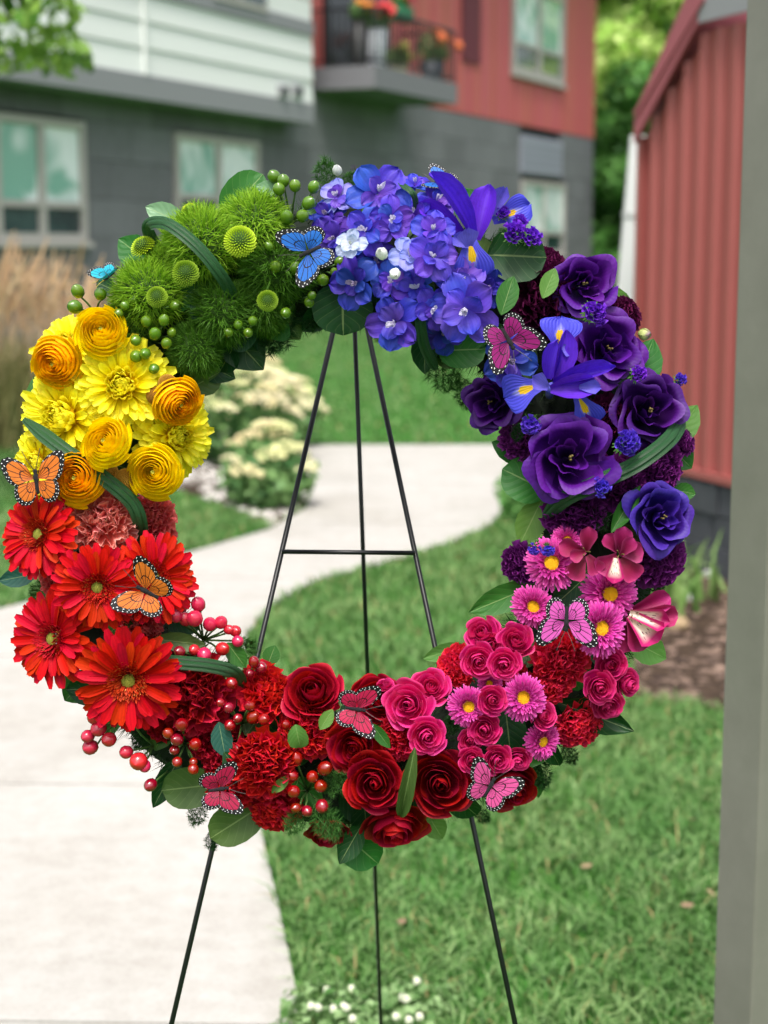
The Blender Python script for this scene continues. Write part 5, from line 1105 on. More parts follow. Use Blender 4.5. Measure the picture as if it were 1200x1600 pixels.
for f in (
 # green section
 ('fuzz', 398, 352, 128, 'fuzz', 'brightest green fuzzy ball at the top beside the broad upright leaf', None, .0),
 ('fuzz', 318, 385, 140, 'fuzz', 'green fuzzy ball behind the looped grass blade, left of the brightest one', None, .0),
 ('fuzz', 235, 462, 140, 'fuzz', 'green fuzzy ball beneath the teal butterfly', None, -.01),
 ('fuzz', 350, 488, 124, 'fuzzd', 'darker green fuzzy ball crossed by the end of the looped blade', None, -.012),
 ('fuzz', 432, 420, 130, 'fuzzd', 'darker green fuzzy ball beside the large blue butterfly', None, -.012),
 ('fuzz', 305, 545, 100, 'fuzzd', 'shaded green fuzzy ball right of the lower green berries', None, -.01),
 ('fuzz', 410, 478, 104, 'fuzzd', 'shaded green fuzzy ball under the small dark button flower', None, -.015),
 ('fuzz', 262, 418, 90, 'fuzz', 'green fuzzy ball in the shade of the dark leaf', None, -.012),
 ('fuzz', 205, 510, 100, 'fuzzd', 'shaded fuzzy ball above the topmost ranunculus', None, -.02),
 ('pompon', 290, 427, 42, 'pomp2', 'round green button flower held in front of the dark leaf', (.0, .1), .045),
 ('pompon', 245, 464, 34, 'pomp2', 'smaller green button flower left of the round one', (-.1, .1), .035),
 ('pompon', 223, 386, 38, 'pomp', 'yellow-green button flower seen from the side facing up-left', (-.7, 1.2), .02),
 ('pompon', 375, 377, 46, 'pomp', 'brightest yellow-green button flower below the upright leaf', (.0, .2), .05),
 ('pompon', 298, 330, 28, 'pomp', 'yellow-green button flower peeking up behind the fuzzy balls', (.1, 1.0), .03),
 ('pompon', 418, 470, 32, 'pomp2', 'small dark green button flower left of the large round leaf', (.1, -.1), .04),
 # yellow section
 ('mum', 190, 602, 128, 'mum', 'fully open yellow chrysanthemum in the centre of the yellow section', (.05, .0), .012),
 ('mum', 102, 652, 136, 'mum', 'yellow chrysanthemum on the left behind the long grass blade', (-.4, .0), .0),
 ('mum', 108, 545, 106, 'mum', 'yellow chrysanthemum behind the two upper ranunculus', (-.35, .45), -.015),
 ('mum', 275, 682, 108, 'mum', 'yellow chrysanthemum facing right on the inner rim', (.7, -.15), .0),
 ('mum', 60, 722, 84, 'mum', 'yellow chrysanthemum behind the left orange butterfly', (-.5, -.1), .0),
 ('mum', 100, 598, 90, 'mum', 'yellow chrysanthemum low between the left ranunculus and the grass blade', (-.4, .1), -.02),
 ('mum', 62, 765, 70, 'mum', 'yellow chrysanthemum tip under the left orange butterfly', (-.5, -.4), -.02),
 ('ranunculus', 158, 518, 80, 'ran2', 'topmost yellow ranunculus under the green section', (-.05, .25), .035),
 ('ranunculus', 88, 566, 76, 'ran', 'ranunculus with orange outer petals and green heart at the left rim', (-.2, -.1), .035),
 ('ranunculus', 278, 628, 70, 'ran', 'ranunculus turned sideways on the inner rim under the green section', (.55, -.35), .035),
 ('ranunculus', 166, 692, 76, 'ran2', 'ranunculus in the centre between the chrysanthemums and the grass blade', (-.15, .15), .045),
 ('ranunculus', 119, 748, 80, 'ran', 'ranunculus beneath the grass blade, right of the orange butterfly', (-.1, -.1), .035),
 ('ranunculus', 241, 738, 80, 'ran2', 'ranunculus at the lower right of the yellow section', (.1, -.1), .04),
 ('button', 197, 752, 40, 'but', 'golden brown craspedia ball left of the lower right ranunculus', None, .02),
 ('button', 262, 600, 32, 'but', 'golden craspedia ball on the inner rim above the sideways ranunculus', None, .03),
 ('button', 168, 738, 34, 'but', 'golden craspedia ball hidden under the grass blade', None, .0),
 ('button', 244, 618, 30, 'but', 'smaller golden craspedia left of the one on the inner rim', None, .02),
 # orange-red section
 ('carnation', 157, 814, 112, 'coral', 'large coral pink carnation under the yellow flowers', (.0, .05), .012),
 ('carnation', 242, 806, 66, 'coral2', 'upper small coral carnation on the inner rim', (.5, .2), .0),
 ('carnation', 245, 842, 62, 'coral2', 'lower small coral carnation on the inner rim', (.5, -.1), -.01),
 ('carnation', 90, 788, 62, 'coral2', 'coral carnation half hidden behind the upper left gerbera', (-.3, .3), -.01),
 ('carnation', 218, 985, 78, 'coral2', 'dusky coral carnation under the butterfly gerbera', (.1, -.1), -.01),
 ('carnation', 92, 905, 66, 'coral2', 'dusky carnation behind the left gerberas', (-.2, 0), -.02),
 ('carnation', 268, 940, 56, 'coral2', 'small coral carnation on the inner rim above the pink berries', (.5, -.2), -.01),
 ('gerbera', 62, 835, 122, 'gerb', 'red gerbera at the upper left facing left', (-.45, .1), .035),
 ('gerbera', 152, 917, 128, 'gerb', 'red gerbera in the centre facing the camera', (.05, -.05), .045),
 ('gerbera', 240, 903, 122, 'gerb', 'red gerbera carrying the right orange butterfly', (.3, .05), .03),
 ('gerbera', 84, 998, 130, 'gerb', 'red gerbera at the left rim facing left, third from the top', (-.4, -.05), .03),
 ('gerbera', 201, 1062, 150, 'gerb', 'lowest and largest red gerbera under the straight grass blade', (-.05, -.1), .035),
 # red section
 ('carnation', 302, 1085, 118, 'crim', 'dark crimson carnation right of the lowest gerbera', (.0, .0), .0),
 ('carnation', 415, 1080, 90, 'cred', 'bright red carnation at the inner rim left of the roses', (.15, .4), .0),
 ('carnation', 412, 1192, 104, 'cred', 'frilly deep red carnation in the middle of the red berries', (.0, -.05), .022),
 ('carnation', 485, 1135, 92, 'cred', 'red carnation between the roses and the berries', (.0, .0), -.004),
 ('carnation', 362, 1232, 76, 'cred', 'red carnation right of the dark pink butterfly', (-.1, -.3), .0),
 ('carnation', 428, 1262, 82, 'cred', 'lowest red carnation by the bottom rim', (-.1, -.5), -.005),
 ('carnation', 350, 1200, 60, 'crim', 'dark carnation behind the upper wing of the dark pink butterfly', None, -.02),
 ('carnation', 332, 1150, 84, 'crim', 'dark crimson carnation in the shade among the dark red berries', None, -.024),
 ('carnation', 255, 1125, 70, 'crim', 'shaded crimson carnation tucked behind the lowest gerbera', None, -.024),
 ('rose', 488, 1080, 88, 'rose', 'red rose on the inner rim, left one of the top pair', (-.05, .35), .02),
 ('rose', 590, 1092, 74, 'rose', 'red rose behind the hot pink butterfly', (.1, .4), .005),
 ('rose', 555, 1168, 90, 'rose', 'open red rose under the hot pink butterfly', (-.1, -.05), .015),
 ('rose', 585, 1224, 96, 'rose', 'open red rose in the centre of the lower row', (.05, -.1), .03),
 ('rose', 688, 1225, 104, 'roseb', 'largest dark red rose, right of the curling olive leaf', (.1, .05), .035),
 ('rose', 618, 1292, 96, 'rose', 'red rose at the bottom rim facing down', (.15, -1.2), .01),
 ('rose', 512, 1302, 66, 'roseb', 'small dark red rose facing down at the bottom rim', (-.1, -1.3), .005),
 ('rose', 802, 1232, 82, 'roseb', 'dark red rose behind the lower pink butterfly', (.3, -.6), -.01),
 # pink section
 ('sprayrose', 638, 1102, 72, 'spray', 'bright pink rose nearest the hot pink butterfly', (-.1, .15), .035, ),
 ('sprayrose', 674, 1072, 56, 'spray', 'bright pink rose on the inner rim touching the right easel leg', (.2, .4), .025),
 ('sprayrose', 668, 1150, 56, 'spray', 'bright pink rose above the largest dark red rose', (.1, -.1), .045),
 ('carnation', 622, 1150, 72, 'chot', 'hot red carnation under the bright pink rose nearest the butterfly', (-.1, -.1), .01),
 ('sprayrose', 603, 1070, 26, 'spray2', 'tiny pink rosebud poking up behind the hot pink butterfly', (.1, .9), .02),
 ('carnation', 716, 1040, 66, 'chot', 'hot red carnation on the inner rim behind the pink roses', (-.3, .3), .0),
 ('sprayrose', 753, 988, 52, 'spray2', 'uppermost small pink rose of the right section', (-.2, .2), .035),
 ('sprayrose', 806, 1000, 50, 'spray2', 'small pink rose right of the uppermost one', (.1, .2), .04),
 ('sprayrose', 748, 1033, 52, 'spray', 'small pink rose in the middle left of the right section', (-.1, .0), .045),
 ('sprayrose', 788, 1038, 52, 'spray', 'small pink rose directly above the middle pink aster', (.05, .05), .05),
 ('sprayrose', 768, 1008, 36, 'spray2', 'tiny pink rose between the upper four', (0, .3), .03),
 ('sprayrose', 770, 1094, 44, 'spray2', 'small pink rose between the two middle asters', (0, 0), .055),
 ('sprayrose', 757, 1140, 48, 'spray2', 'small pink rose left of the dark leaf among the pinks', (-.1, 0), .045),
 ('sprayrose', 735, 1158, 38, 'spray2', 'little pink rose just right of the fern tuft', (-.2, 0), .035),
 ('sprayrose', 778, 1188, 44, 'spray2', 'small pink rose above the lower pink butterfly', (0, -.2), .045),
 ('sprayrose', 738, 1188, 38, 'spray2', 'little pink rose next to the largest dark red rose', (-.1, -.1), .045),
 ('sprayrose', 810, 1188, 38, 'spray2', 'little pink rose left of the lowest aster', (.2, -.2), .035),
 ('sprayrose', 850, 1118, 40, 'spray2', 'small pink rose above the lowest aster', (.2, 0), .04),
 ('sprayrose', 955, 1040, 52, 'spray2', 'top rose of the deep pink cluster at the right rim', (.1, .3), .025),
 ('sprayrose', 938, 1074, 50, 'spray2', 'left rose of the deep pink cluster at the right rim', (-.1, .0), .04),
 ('sprayrose', 982, 1068, 46, 'spray2', 'right rose of the deep pink cluster at the right rim', (.7, .0), .02),
 ('sprayrose', 950, 1102, 48, 'spray2', 'bottom rose of the deep pink cluster at the right rim', (.1, -.5), .025),
 ('carnation', 880, 1030, 86, 'chot', 'large hot red carnation under the upper pink butterfly', (.1, .1), .012),
 ('carnation', 862, 1068, 66, 'chot', 'hot red carnation below the large one beside the middle aster', (.0, -.2), .01),
 ('carnation', 905, 1132, 78, 'chot', 'hot red carnation at the lower right rim', (.3, -.3), .0),
 ('carnation', 790, 1060, 70, 'chot', 'shaded hot red carnation behind the small pink roses', (0, 0), -.01),
 ('aster', 732, 1104, 62, 'aster', 'pink aster nearest the right easel leg', (-.1, .0), .04),
 ('aster', 818, 1090, 68, 'aster', 'pink aster in the middle of the small roses', (.0, .0), .045),
 ('aster', 847, 1158, 56, 'aster', 'lowest pink aster turned right', (.55, -.2), .03),
 ('aster', 833, 948, 62, 'aster', 'pink aster left of the upper pink butterfly', (-.2, .1), .03),
 ('aster', 938, 982, 80, 'aster', 'largest pink aster right of the upper pink butterfly', (.1, -.05), .035),
 ('aster', 952, 928, 80, 'aster', 'pink aster in the shade under the magenta alstroemeria', (.1, -.2), .01),
 ('aster', 862, 880, 74, 'aster', 'pink aster under the hanging blue statice tips', (-.1, .1), .025),
 ('aster', 886, 845, 46, 'aster', 'small pink aster behind the upper magenta alstroemeria', (0, .2), .01),
 ('aster', 765, 1068, 36, 'aster', 'half hidden pink aster behind the small roses', (-.1, 0), .01),
 # purple section
 ('carnation', 845, 462, 112, 'cplum', 'large plum carnation left of the uppermost lisianthus', (.1, .1), -.01),
 ('carnation', 856, 412, 60, 'cplum', 'small plum carnation behind the large dark leaf', (.3, .5), -.01),
 ('carnation', 975, 492, 62, 'cplum', 'plum carnation beside the light green leaf at the upper right', (.5, .2), .0),
 ('carnation', 812, 688, 66, 'cmag', 'violet carnation on the inner rim under the lower left iris', (-.4, -.1), .0),
 ('carnation', 1032, 728, 80, 'cmag', 'violet carnation at the right rim beneath the long grass blade', (.4, 0), .0),
 ('carnation', 968, 752, 86, 'cmag', 'violet carnation crossed by the long grass blade', (0, 0), -.004),
 ('carnation', 900, 805, 92, 'cmag', 'violet carnation below the large lisianthus and grass blade', (-.1, -.1), .0),
 ('carnation', 1028, 875, 88, 'cmag', 'violet carnation under the blue-purple lisianthus', (.3, -.2), .0),
 ('carnation', 812, 880, 62, 'cmag', 'violet carnation on the inner rim left of the hanging statice', (-.4, 0), .005),
 ('carnation', 950, 650, 70, 'cplum', 'plum carnation in the shade between the two middle lisianthus', (0, 0), -.01),
 ('carnation', 1068, 690, 46, 'cmag', 'small violet carnation behind the leaves at the far right rim', None, -.01),
 ('carnation', 905, 590, 60, 'cplum', 'plum carnation in the shade behind the crossed iris petals', (0, 0), -.01),
 ('statice', 995, 585, 34, 'stat', 'purple statice between the pale bud and the dark lisianthus', (.3, .1), .035),
 ('statice', 940, 760, 36, 'statb', 'blue-violet statice just under the long curved grass blade', (0, 0), .035),
 ('lisianthus', 913, 445, 98, 'lis', 'uppermost purple lisianthus, a deep open cup', (.15, -.05), .02),
 ('lisianthus', 950, 545, 108, 'lis', 'purple lisianthus left of the closed pale bud', (.15, .1), .01),
 ('lisianthus', 1015, 642, 112, 'lisd', 'dark purple lisianthus above the long grass blade', (.2, .1), .01),
 ('lisianthus', 890, 715, 130, 'lis', 'largest purple lisianthus in the middle with wavy petals', (-.05, .0), .03),
 ('lisianthus', 1033, 808, 98, 'lisb', 'blue-purple lisianthus like a rose at the right rim', (.2, .05), .025),
 ('lisianthus', 768, 628, 88, 'lisd', 'shaded dark lisianthus on the inner rim under the magenta butterfly', (-.5, -.1), .0),
 ('bud', 1006, 522, 34, 'lbud', 'closed pale green bud against the red shed', (1.0, -.25), .03),
 ('statice', 785, 335, 30, 'stat', 'upper tip of the purple statice above the large dark leaf', (.1, .6), .03),
 ('statice', 802, 365, 44, 'stat', 'middle of the purple statice above the large dark leaf', (.1, .3), .04),
 ('statice', 830, 372, 38, 'stat', 'right tip of the purple statice above the large dark leaf', (.4, .3), .035),
 ('statice', 812, 350, 30, 'stat', 'purple statice tip between the others at the upper right', (.2, .5), .035),
 ('statice', 928, 488, 48, 'stat', 'purple statice below the uppermost lisianthus', (.2, -.1), .035),
 ('statice', 978, 692, 48, 'statb', 'blue-violet statice between the lisianthus and the long blade', (.1, .1), .04),
 ('statice', 828, 662, 40, 'statb', 'blue-violet statice under the lower left iris', (-.1, -.3), .03),
 ('statice', 834, 855, 26, 'statb', 'left tip of the hanging statice above the pink aster', (-.1, -1.0), .055),
 ('statice', 856, 857, 26, 'statb', 'right tip of the hanging statice above the pink aster', (.1, -1.0), .055),
 ('statice', 1060, 594, 26, 'statb', 'small statice tip poking out against the red shed', (.7, .3), .0),
 # blue section
 ('delphinium', 590, 303, 82, DD, 'topmost large blue delphinium floret with white eye', (.0, .3), .03),
 ('delphinium', 572, 362, 66, DD, 'violet-blue floret right of the white open floret', (-.1, .05), .03),
 ('delphinium', 610, 343, 66, ('del', 'del', 'bee'), 'pure blue floret under the topmost one', (.05, .05), .035),
 ('delphinium', 678, 362, 62, DV, 'violet floret with a bright white eye left of the iris', (0, .1), .04),
 ('delphinium', 676, 402, 68, DV, 'violet floret with white eye beside the iris fall', (0, 0), .045),
 ('delphinium', 556, 442, 74, DK, 'dark blue floret above the large round leaf', (-.1, -.2), .03),
 ('delphinium', 618, 503, 80, DD, 'lowest blue floret on the inner rim', (-.1, -.3), .03),
 ('delphinium', 727, 483, 98, DV, 'largest purple-blue floret left of the magenta butterfly', (.0, -.05), .04),
 ('delphinium', 720, 440, 68, DV, 'lilac floret directly below the iris fall', (.1, 0), .03),
 ('delphinium', 640, 400, 56, ('dell', 'dell', 'bee'), 'pale lilac floret right of the two white buds', (.1, 0), .04),
 ('delphinium', 528, 308, 52, ('dell', 'del2', 'bee'), 'pale floret at the left end of the blue section', (-.3, .4), .01),
 ('delphinium', 512, 338, 58, DK, 'shaded blue floret beside the green berries', (-.3, .2), .0),
 ('delphinium', 680, 318, 54, DV, 'lilac floret under the blue butterfly at the top', (.2, .5), .01),
 ('delphinium', 678, 482, 56, DD, 'blue floret behind the narrow grass strip', (.0, -.1), .03),
 ('delphinium', 612, 440, 58, DD, 'blue floret under the two white buds', (0, 0), .015),
 ('delphinium', 648, 290, 46, DD, 'small blue floret at the top rim left of the butterfly', (.1, .7), .0),
 ('delphinium', 523, 372, 64, DK, 'deep blue floret behind the large blue butterfly', (-.2, 0), .005),
 ('delphinium', 650, 452, 60, DD, 'blue floret in the middle of the lower blue row', (0, 0), .02),
 ('delphinium', 796, 562, 76, DK, 'shaded violet floret under the magenta butterfly', (-.1, -.2), .015),
 ('delphinium', 645, 335, 58, DD, 'blue floret between the pure blue and the violet ones', (0, .1), .01),
 ('delphinium', 690, 520, 56, DK, 'deep blue floret above the broad inner leaf', (0, -.3), .0),
 ('delphinium', 590, 410, 60, DK, 'deep blue floret in the shade behind the white buds', (0, 0), .0),
 ('delphinium', 760, 450, 58, DK, 'deep blue floret between the iris and the small pointed leaf', (.1, 0), .0),
 ('delphinium', 548, 382, 44, ('whitef', 'whitef', 'white'), 'white open floret among the blue ones', (-.1, .0), .055),
 ('bud', 597, 397, 36, 'white', 'left and upper white bud of the pair', (-.3, .25), .06),
 ('bud', 617, 427, 32, 'white', 'lower white bud of the pair', (.1, -.6), .06),
 ('bud', 527, 267, 28, 'white', 'small white bud at the very top of the wreath', (-.1, .7), .02),
): 
    kw = {}
    flower(f[0], f[1], f[2], f[3], f[4], f[5], f[6] if len(f) > 6 else None, f[7] if len(f) > 7 else 0.0)

# irises: every petal has its own place
IP = ((0, .25), (.3, .45), (.6, .95), (.8, 1), (.93, .7), (1, .12)); IS = ((0, .3), (.3, .8), (.6, 1), (.85, .75), (1, .06))
fallm = petal('fall', 1, 1, IP, 11, 12, 26, -34, .12, .03, 1.8, .02, .03, 5); stdm = petal('standard', 1, 1, IS, 9, 12, 8, -8, .5, .03, 1.5, .01, .05, 6); stym = petal('style_arm', 1, 1, ((0, .3), (.5, .8), (.85, 1), (1, .5)), 7, 8, 10, 35, .5, .04, 2, .06, 0, 7)
def iris(label, center, petals):
    root = empty('iris', frame_at(center[0], center[1], center[2], 0, 0), label, 'iris', 'blue irises in the wreath'); ii = root.matrix_world.inverted()
    for (kd, b0, t0, w_, h0, h1, roll) in petals:
        M, L = place2(b0, t0, h0, h1, roll); me, mt = {'fall': (fallm, 'ifall'), 'standard': (stdm, 'istd'), 'style_arm': (stym, 'istyle')}[kd]
        obj(kd, me, MAT[mt], root, ii @ M @ SC(w_ * S, L, L))
    tb = MB().tube([ii @ wp3(center[0], center[1], center[2] + .004), ii @ wp3(center[0] - 4, center[1] + 12, .02)], [.006, .004], 8).mesh('tube', True); obj('tube', tb, MAT['istyle'], root)
iris('iris with tall pointed purple petals and yellow-marked fall above the violet florets', (733, 372, .085), [
 ('fall', (732, 368), (744, 440), 62, .09, .085, .0), ('style_arm', (733, 385), (727, 352), 34, .098, .105, 0), ('standard', (738, 372), (672, 270), 30, .075, .085, .5), ('standard', (745, 375), (764, 288), 44, .07, .07, -.2),
 ('standard', (725, 370), (655, 318), 34, .07, .06, 0), ('fall', (770, 345), (832, 318), 46, .05, .06, .2), ('style_arm', (768, 335), (790, 292), 26, .06, .06, 0), ('style_arm', (733, 385), (708, 372), 24, .095, .09, 0)])
iris('iris with one broad upright blue fall in the middle of the purple section', (873, 560, .08), [
 ('fall', (872, 548), (878, 492), 66, .085, .09, .1), ('standard', (865, 600), (884, 515), 34, .085, .10, .4), ('style_arm', (878, 540), (892, 552), 20, .095, .09, 0), ('standard', (858, 592), (872, 530), 30, .08, .09, -.3)])
iris('iris with two yellow-marked falls and crossed purple petals under the broad one', (862, 606, .085), [
 ('fall', (848, 600), (784, 622), 62, .09, .085, .1), ('style_arm', (856, 606), (824, 588), 28, .10, .105, 0), ('standard', (860, 608), (935, 598), 38, .095, .10, .1), ('fall', (900, 612), (930, 668), 50, .085, .075, .2),
 ('standard', (866, 600), (962, 572), 28, .09, .095, -.2), ('style_arm', (905, 605), (940, 606), 22, .10, .10, 0)])
# alstroemerias
AP = ((0, .25), (.35, .55), (.7, 1), (.88, .85), (1, .15)); alm = petal('petal', 1, 1, AP, 9, 10, 20, -14, .35, .012, 1.6, 0, .06, 8); aln = petal('petal', 1, 1, ((0, .3), (.5, .7), (.8, 1), (1, .1)), 7, 9, 10, -4, .5, .01, 1.6, 0, .05, 9)
def alstro(label, c, petals):
    root = empty('alstroemeria', frame_at(c[0], c[1], c[2], 0, 0), label, 'alstroemeria', 'magenta alstroemerias in the wreath'); ii = root.matrix_world.inverted()
    for (b0, t0, w_, h0, h1, mt) in petals:
        M, L = place2(b0, t0, h0, h1, 0); obj('petal', alm if mt != 'thr' else aln, MAT[mt], root, ii @ M @ SC(w_ * S, L, L))
    sm = MB(); [sm.tube([ii @ wp3(c[0], c[1], c[2] + .004), ii @ wp3(c[0] + 7 * math.cos(k * 2.1), c[1] + 7 * math.sin(k * 2.1), c[2] + .016)], .0006, 5) for k in range(4)]; obj('stamens', sm.mesh('stamens'), MAT['lstam'], root)
alstro('left flower of the upper magenta alstroemeria cluster', (915, 862, .08), [((915, 862), (920, 822), 28, .085, .095, 'alst'), ((912, 862), (872, 852), 30, .085, .09, 'alst'), ((912, 870), (892, 905), 34, .085, .085, 'alst'), ((918, 868), (936, 896), 30, .09, .09, 'alst'), ((915, 862), (890, 872), 22, .09, .095, 'alst')])
alstro('right flower of the upper magenta alstroemeria cluster with a white striped petal', (968, 866, .082), [((966, 862), (976, 822), 30, .085, .095, 'alst'), ((970, 864), (1006, 862), 34, .085, .09, 'alst'), ((970, 872), (996, 905), 36, .085, .085, 'alst'), ((962, 872), (958, 912), 30, .092, .095, 'thr'), ((964, 868), (932, 892), 34, .088, .09, 'alst'), ((965, 862), (945, 835), 26, .085, .09, 'alst'), ((970, 868), (990, 840), 24, .09, .098, 'alst')])
alstro('lowest magenta alstroemeria with a large white throat speckled with dark dashes', (990, 958, .06), [((985, 955), (1048, 932), 36, .06, .065, 'alst'), ((988, 960), (1060, 962), 36, .062, .065, 'alst'), ((985, 960), (1030, 1002), 52, .068, .072, 'thr'), ((982, 962), (1002, 1018), 36, .062, .062, 'alst'), ((984, 958), (1046, 972), 36, .07, .075, 'thr'), ((986, 955), (955, 942), 22, .06, .06, 'alst'), ((980, 962), (972, 1020), 34, .05, .05, 'alst')])

# hypericum sprigs
bp = [(0, -.9), (.45, -.85), (.85, -.45), (1.0, .05), (.93, .5), (.66, .88), (.3, 1.08), (.1, 1.2), (0, 1.22)]
berm = MB().lathe(bp, 14).mesh('berry', True); seb = petal('sepal', 1, .62, ((0, .3), (.5, 1), (1, .15)), 5, 5, 10, 45, .4)
calm = joined('calyx', [(seb, bend(R(-5), .1, -.95, 2*math.pi*i/5, .82)) for i in range(5)])
def sprig(label, berries, mat, d=20, base_pt=None, h=.07, spread=.012):
    cx = sum(p[0] for p in berries) / len(berries); cy = sum(p[1] for p in berries) / len(berries); bx, by = base_pt or (cx, cy)
    hb = hgt(bx, by) * .6; root = empty('hypericum_sprig', frame_at(bx, by, hb, 0, 0), label, 'berry sprig', 'berry sprigs in the wreath'); ii = root.matrix_world.inverted(); sm = MB()
    for p in berries:
        dd = p[2] if len(p) > 2 else d; hh = hgt(p[0], p[1]) * .72 + h * .5 + rq.uniform(-.003, spread * .6); o = wp3(p[0], p[1], hh); r = dd / 2 * S * (WD - hh) / WD * rq.uniform(.92, 1.08)
        nx, ny = (p[0] - bx) / 60 + rq.uniform(-.35, .35), -(p[1] - by) / 60 + rq.uniform(-.2, .5); nx = max(-1.1, min(1.1, nx)); ny = max(-1.1, min(1.1, ny))
        M = frame_at(p[0], p[1], hh, nx, ny, rq.uniform(0, 6)); 
        bo = obj('berry', berm, MAT[mat], root, ii @ M @ SC(r * .96, r * rq.uniform(.90, .98), r * rq.uniform(.95, 1.12))); obj('calyx', calm, MAT['calg'], bo)
        q_ = M @ Vector((0, 0, -r)); sm.tube([ii @ q_, ii @ wp3((p[0] + bx) / 2, (p[1] + by) / 2, (hh + hb) / 2 - .006), Vector((0, 0, 0))], .0011, 5)
    obj('stem', sm.mesh('stem', True), MAT['stem'], root)
sprig('green berries at the top beside the upright leaf and the blue florets', [(429, 277), (443, 283), (436, 296), (461, 291), (490, 293), (482, 318, 24), (473, 338, 22), (448, 340, 22)], 'berg', 21, (455, 350))
sprig('three green berries around the antennae of the large blue butterfly', [(421, 386, 16), (431, 418, 20), (461, 419), (471, 432, 21), (418, 350, 14)], 'berg', 19, (448, 440))
sprig('green berries right of the large blue butterfly', [(530, 409), (505, 438), (522, 425, 15)], 'berg', 19, (500, 425))
sprig('small green berries under the dark button flower on the inner rim', [(447, 489), (483, 473), (487, 462, 16)], 'berg', 18, (462, 470))
sprig('three green berries at the left under the teal butterfly', [(122, 456, 22), (118, 480, 22), (157, 460, 20)], 'berg', 21, (150, 490))
sprig('green berries on the dark leaves above the cluster beside the topmost ranunculus', [(196, 478, 18), (210, 470, 19), (186, 490, 17), (272, 478, 17)], 'berg', 18, (215, 490))
sprig('green berries over the shaded fuzz below the end of the looped blade', [(372, 508, 18), (388, 520, 18), (358, 520, 17), (395, 502, 16)], 'berg', 18, (380, 530))
sprig('cluster of green berries between the topmost ranunculus and the green fuzz', [(229, 503), (256, 501), (242, 522), (213, 532), (260, 537), (227, 553), (241, 576), (213, 557), (268, 520, 16)], 'berg', 20, (240, 535))
sprig('pink berries on the inner rim right of the butterfly gerbera', [(310, 945, 24), (275, 963, 24), (290, 968, 22), (305, 967, 26), (328, 976, 22), (345, 973, 24), (367, 986, 20), (357, 984, 16), (371, 1002, 21), (347, 1014, 24), (319, 1022, 24), (304, 1015, 20)], 'berp', 22, (318, 1000))
sprig('dark red berry pair beside the straight grass blade', [(281, 1018, 20), (361, 1067, 20)], 'berr', 20, (320, 1030))
sprig('pink berries hanging at the left rim under the lowest gerbera', [(148, 1122, 22), (155, 1138, 26), (138, 1150, 21), (142, 1167, 25), (171, 1155, 26)], 'berp', 24, (185, 1125))
sprig('red-pink berries in a short row under the lowest gerbera', [(202, 1132, 20), (198, 1175, 22), (217, 1189, 30), (226, 1196, 22)], 'berp', 22, (240, 1165))
sprig('single dark berry hanging at the lower left rim', [(236, 1226, 21)], 'berr', 21, (262, 1205))
sprig('dark red berries under the dark crimson carnation', [(284, 1133, 24), (263, 1146), (277, 1156, 22), (273, 1172, 16), (305, 1163, 21), (277, 1190, 16), (302, 1190, 14), (302, 1201, 20)], 'berr', 20, (290, 1160))
sprig('red berries between the crimson and the bright red carnation', [(358, 1106, 20), (360, 1133, 19), (371, 1167, 17), (388, 1103, 16), (392, 1104, 16), (395, 1121, 24), (412, 1124, 20), (345, 1098, 14), (372, 1122, 15)], 'berr', 20, (378, 1130))
sprig('two red berries at the inner rim beside the foot of the left easel leg', [(397, 1035, 20), (407, 1043, 21), (390, 1052, 14)], 'berr', 20, (385, 1060))
sprig('single red berry above the frilly deep red carnation', [(447, 1133, 18)], 'berr', 18, (455, 1150))
sprig('red berries in two rows left of the centre red rose', [(463, 1186, 23), (507, 1201, 24), (488, 1214, 21), (458, 1213, 17), (501, 1228, 22), (459, 1237, 21), (503, 1259, 23), (463, 1262, 19), (479, 1267, 20)], 'berr', 21, (480, 1235))

# butterflies
def wing(name, pts, n=22, m=8):
    an = [R(p[0]) for p in pts]; rr = [p[1] for p in pts]; V = [(0, 0, 0)]; UV = [(.5, 0)]; th = np.linspace(an[0], an[-1], n)
    rad = np.interp(th, an, rr) * (1 + .022 * np.sin(np.linspace(0, 1, n) * 11 * 6.28))
    V = []; UV = []
    for j in range(m):
        v = j / (m - 1)
        for i in range(n): V.append((rad[i] * v * math.cos(th[i]), rad[i] * v * math.sin(th[i]), .05 * math.sin(v * 2.6) * (1 - .3 * math.sin(3 * th[i])))); UV.append((i / (n - 1), v))
    Fc = [(j*n+i, j*n+i+1, (j+1)*n+i+1, (j+1)*n+i) for j in range(m-1) for i in range(n-1)]
    me = mesh_from(name, V, Fc, UV); return me
fore = wing('forewing', [(-14, .62), (0, .80), (14, .92), (26, 1.08), (36, 1.18), (46, 1.08), (56, .78), (66, .5)]); hind = wing('hindwing', [(-88, .42), (-72, .74), (-54, .84), (-36, .80), (-18, .70), (-2, .58)])
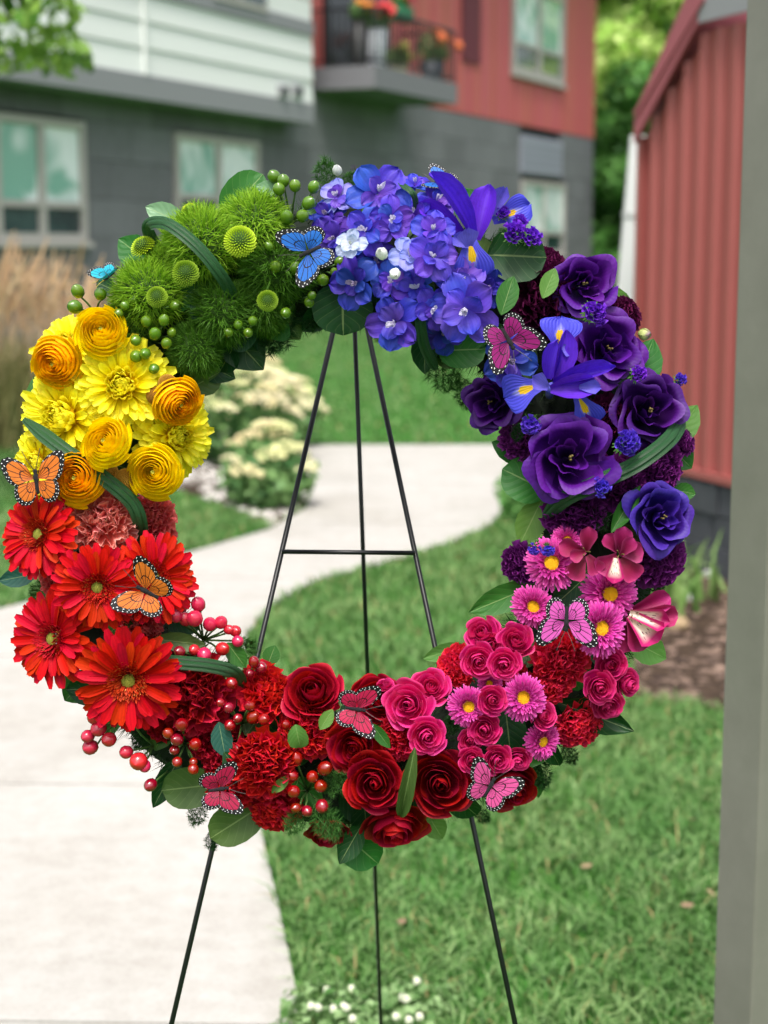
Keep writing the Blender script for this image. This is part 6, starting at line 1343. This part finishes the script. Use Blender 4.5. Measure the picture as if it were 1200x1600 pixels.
bb = MB().lathe([(0, -.42), (.05, -.38), (.075, -.15), (.06, -.02), (.09, .06), (.09, .18), (.05, .24), (.075, .30), (.06, .36), (0, .39)], 10).mesh('body', True); bb.transform(RX(-math.pi/2))
def bfly(label, px, py, size, heading, mat, h=.10, n=(0, 0), dih=14, ant='wire', dl=0):
    root = empty('butterfly', frame_at(px, py, h, n[0], n[1], R(heading - 90)) @ SC(size / 2.05 * S * .88), label, 'butterfly', 'artificial butterflies on the wreath')
    obj('body', bb, MAT['bfly'], root)
    for sg in (1, -1):
        MX = SC(sg, 1, 1) @ RY(R(-(dih + (dl if sg < 0 else 0))))
        obj('hindwing', hind, MAT[mat], root, T(sg * .05, 0, .0) @ MX); obj('forewing', fore, MAT[mat], root, T(sg * .05, .08, .02) @ MX)
        obj('antenna', cached(('ant', sg), lambda: MB().tube([(0, 0, 0), (sg * .14, .3, .1), (sg * .26, .62, .12)], .011, 5).mesh('antenna')), MAT[ant], root, T(sg * .03, .36, .02))
bfly('large blue butterfly on the green berries', 484, 393, 104, 205, 'wblue', .112, (0, .0), 8)
bfly('teal butterfly seen from the side above the left green berries', 170, 432, 62, 215, 'wteal', .075, (-.55, .9), 42, 'wirey')
bfly('small blue butterfly half hidden behind the tall iris petal', 690, 288, 76, 165, 'wblue', .045, (.1, .9), 20)
bfly('magenta butterfly below the large dark leaf', 794, 530, 108, 300, 'wmag', .112, (0, 0), 16)
bfly('orange butterfly at the left rim on the yellow flowers', 57, 752, 112, 98, 'wor', .10, (-.1, 0), 6, 'wire', 0)
bfly('orange butterfly on the right red gerbera', 230, 925, 108, 152, 'wor', .115, (.1, 0), 22)
bfly('dark pink butterfly on the broad olive leaves at the lower left', 342, 1233, 92, 8, 'wred', .095, (0, 0), 12)
bfly('hot pink butterfly on the red roses', 556, 1108, 92, 352, 'whot', .112, (0, 0), 14)
bfly('upper light pink butterfly between the pink asters', 885, 968, 108, 268, 'wpink', .112, (0, 0), 16)
bfly('lower light pink butterfly on the dark red rose', 765, 1230, 98, 62, 'wpk2', .108, (0, -.1), 12)
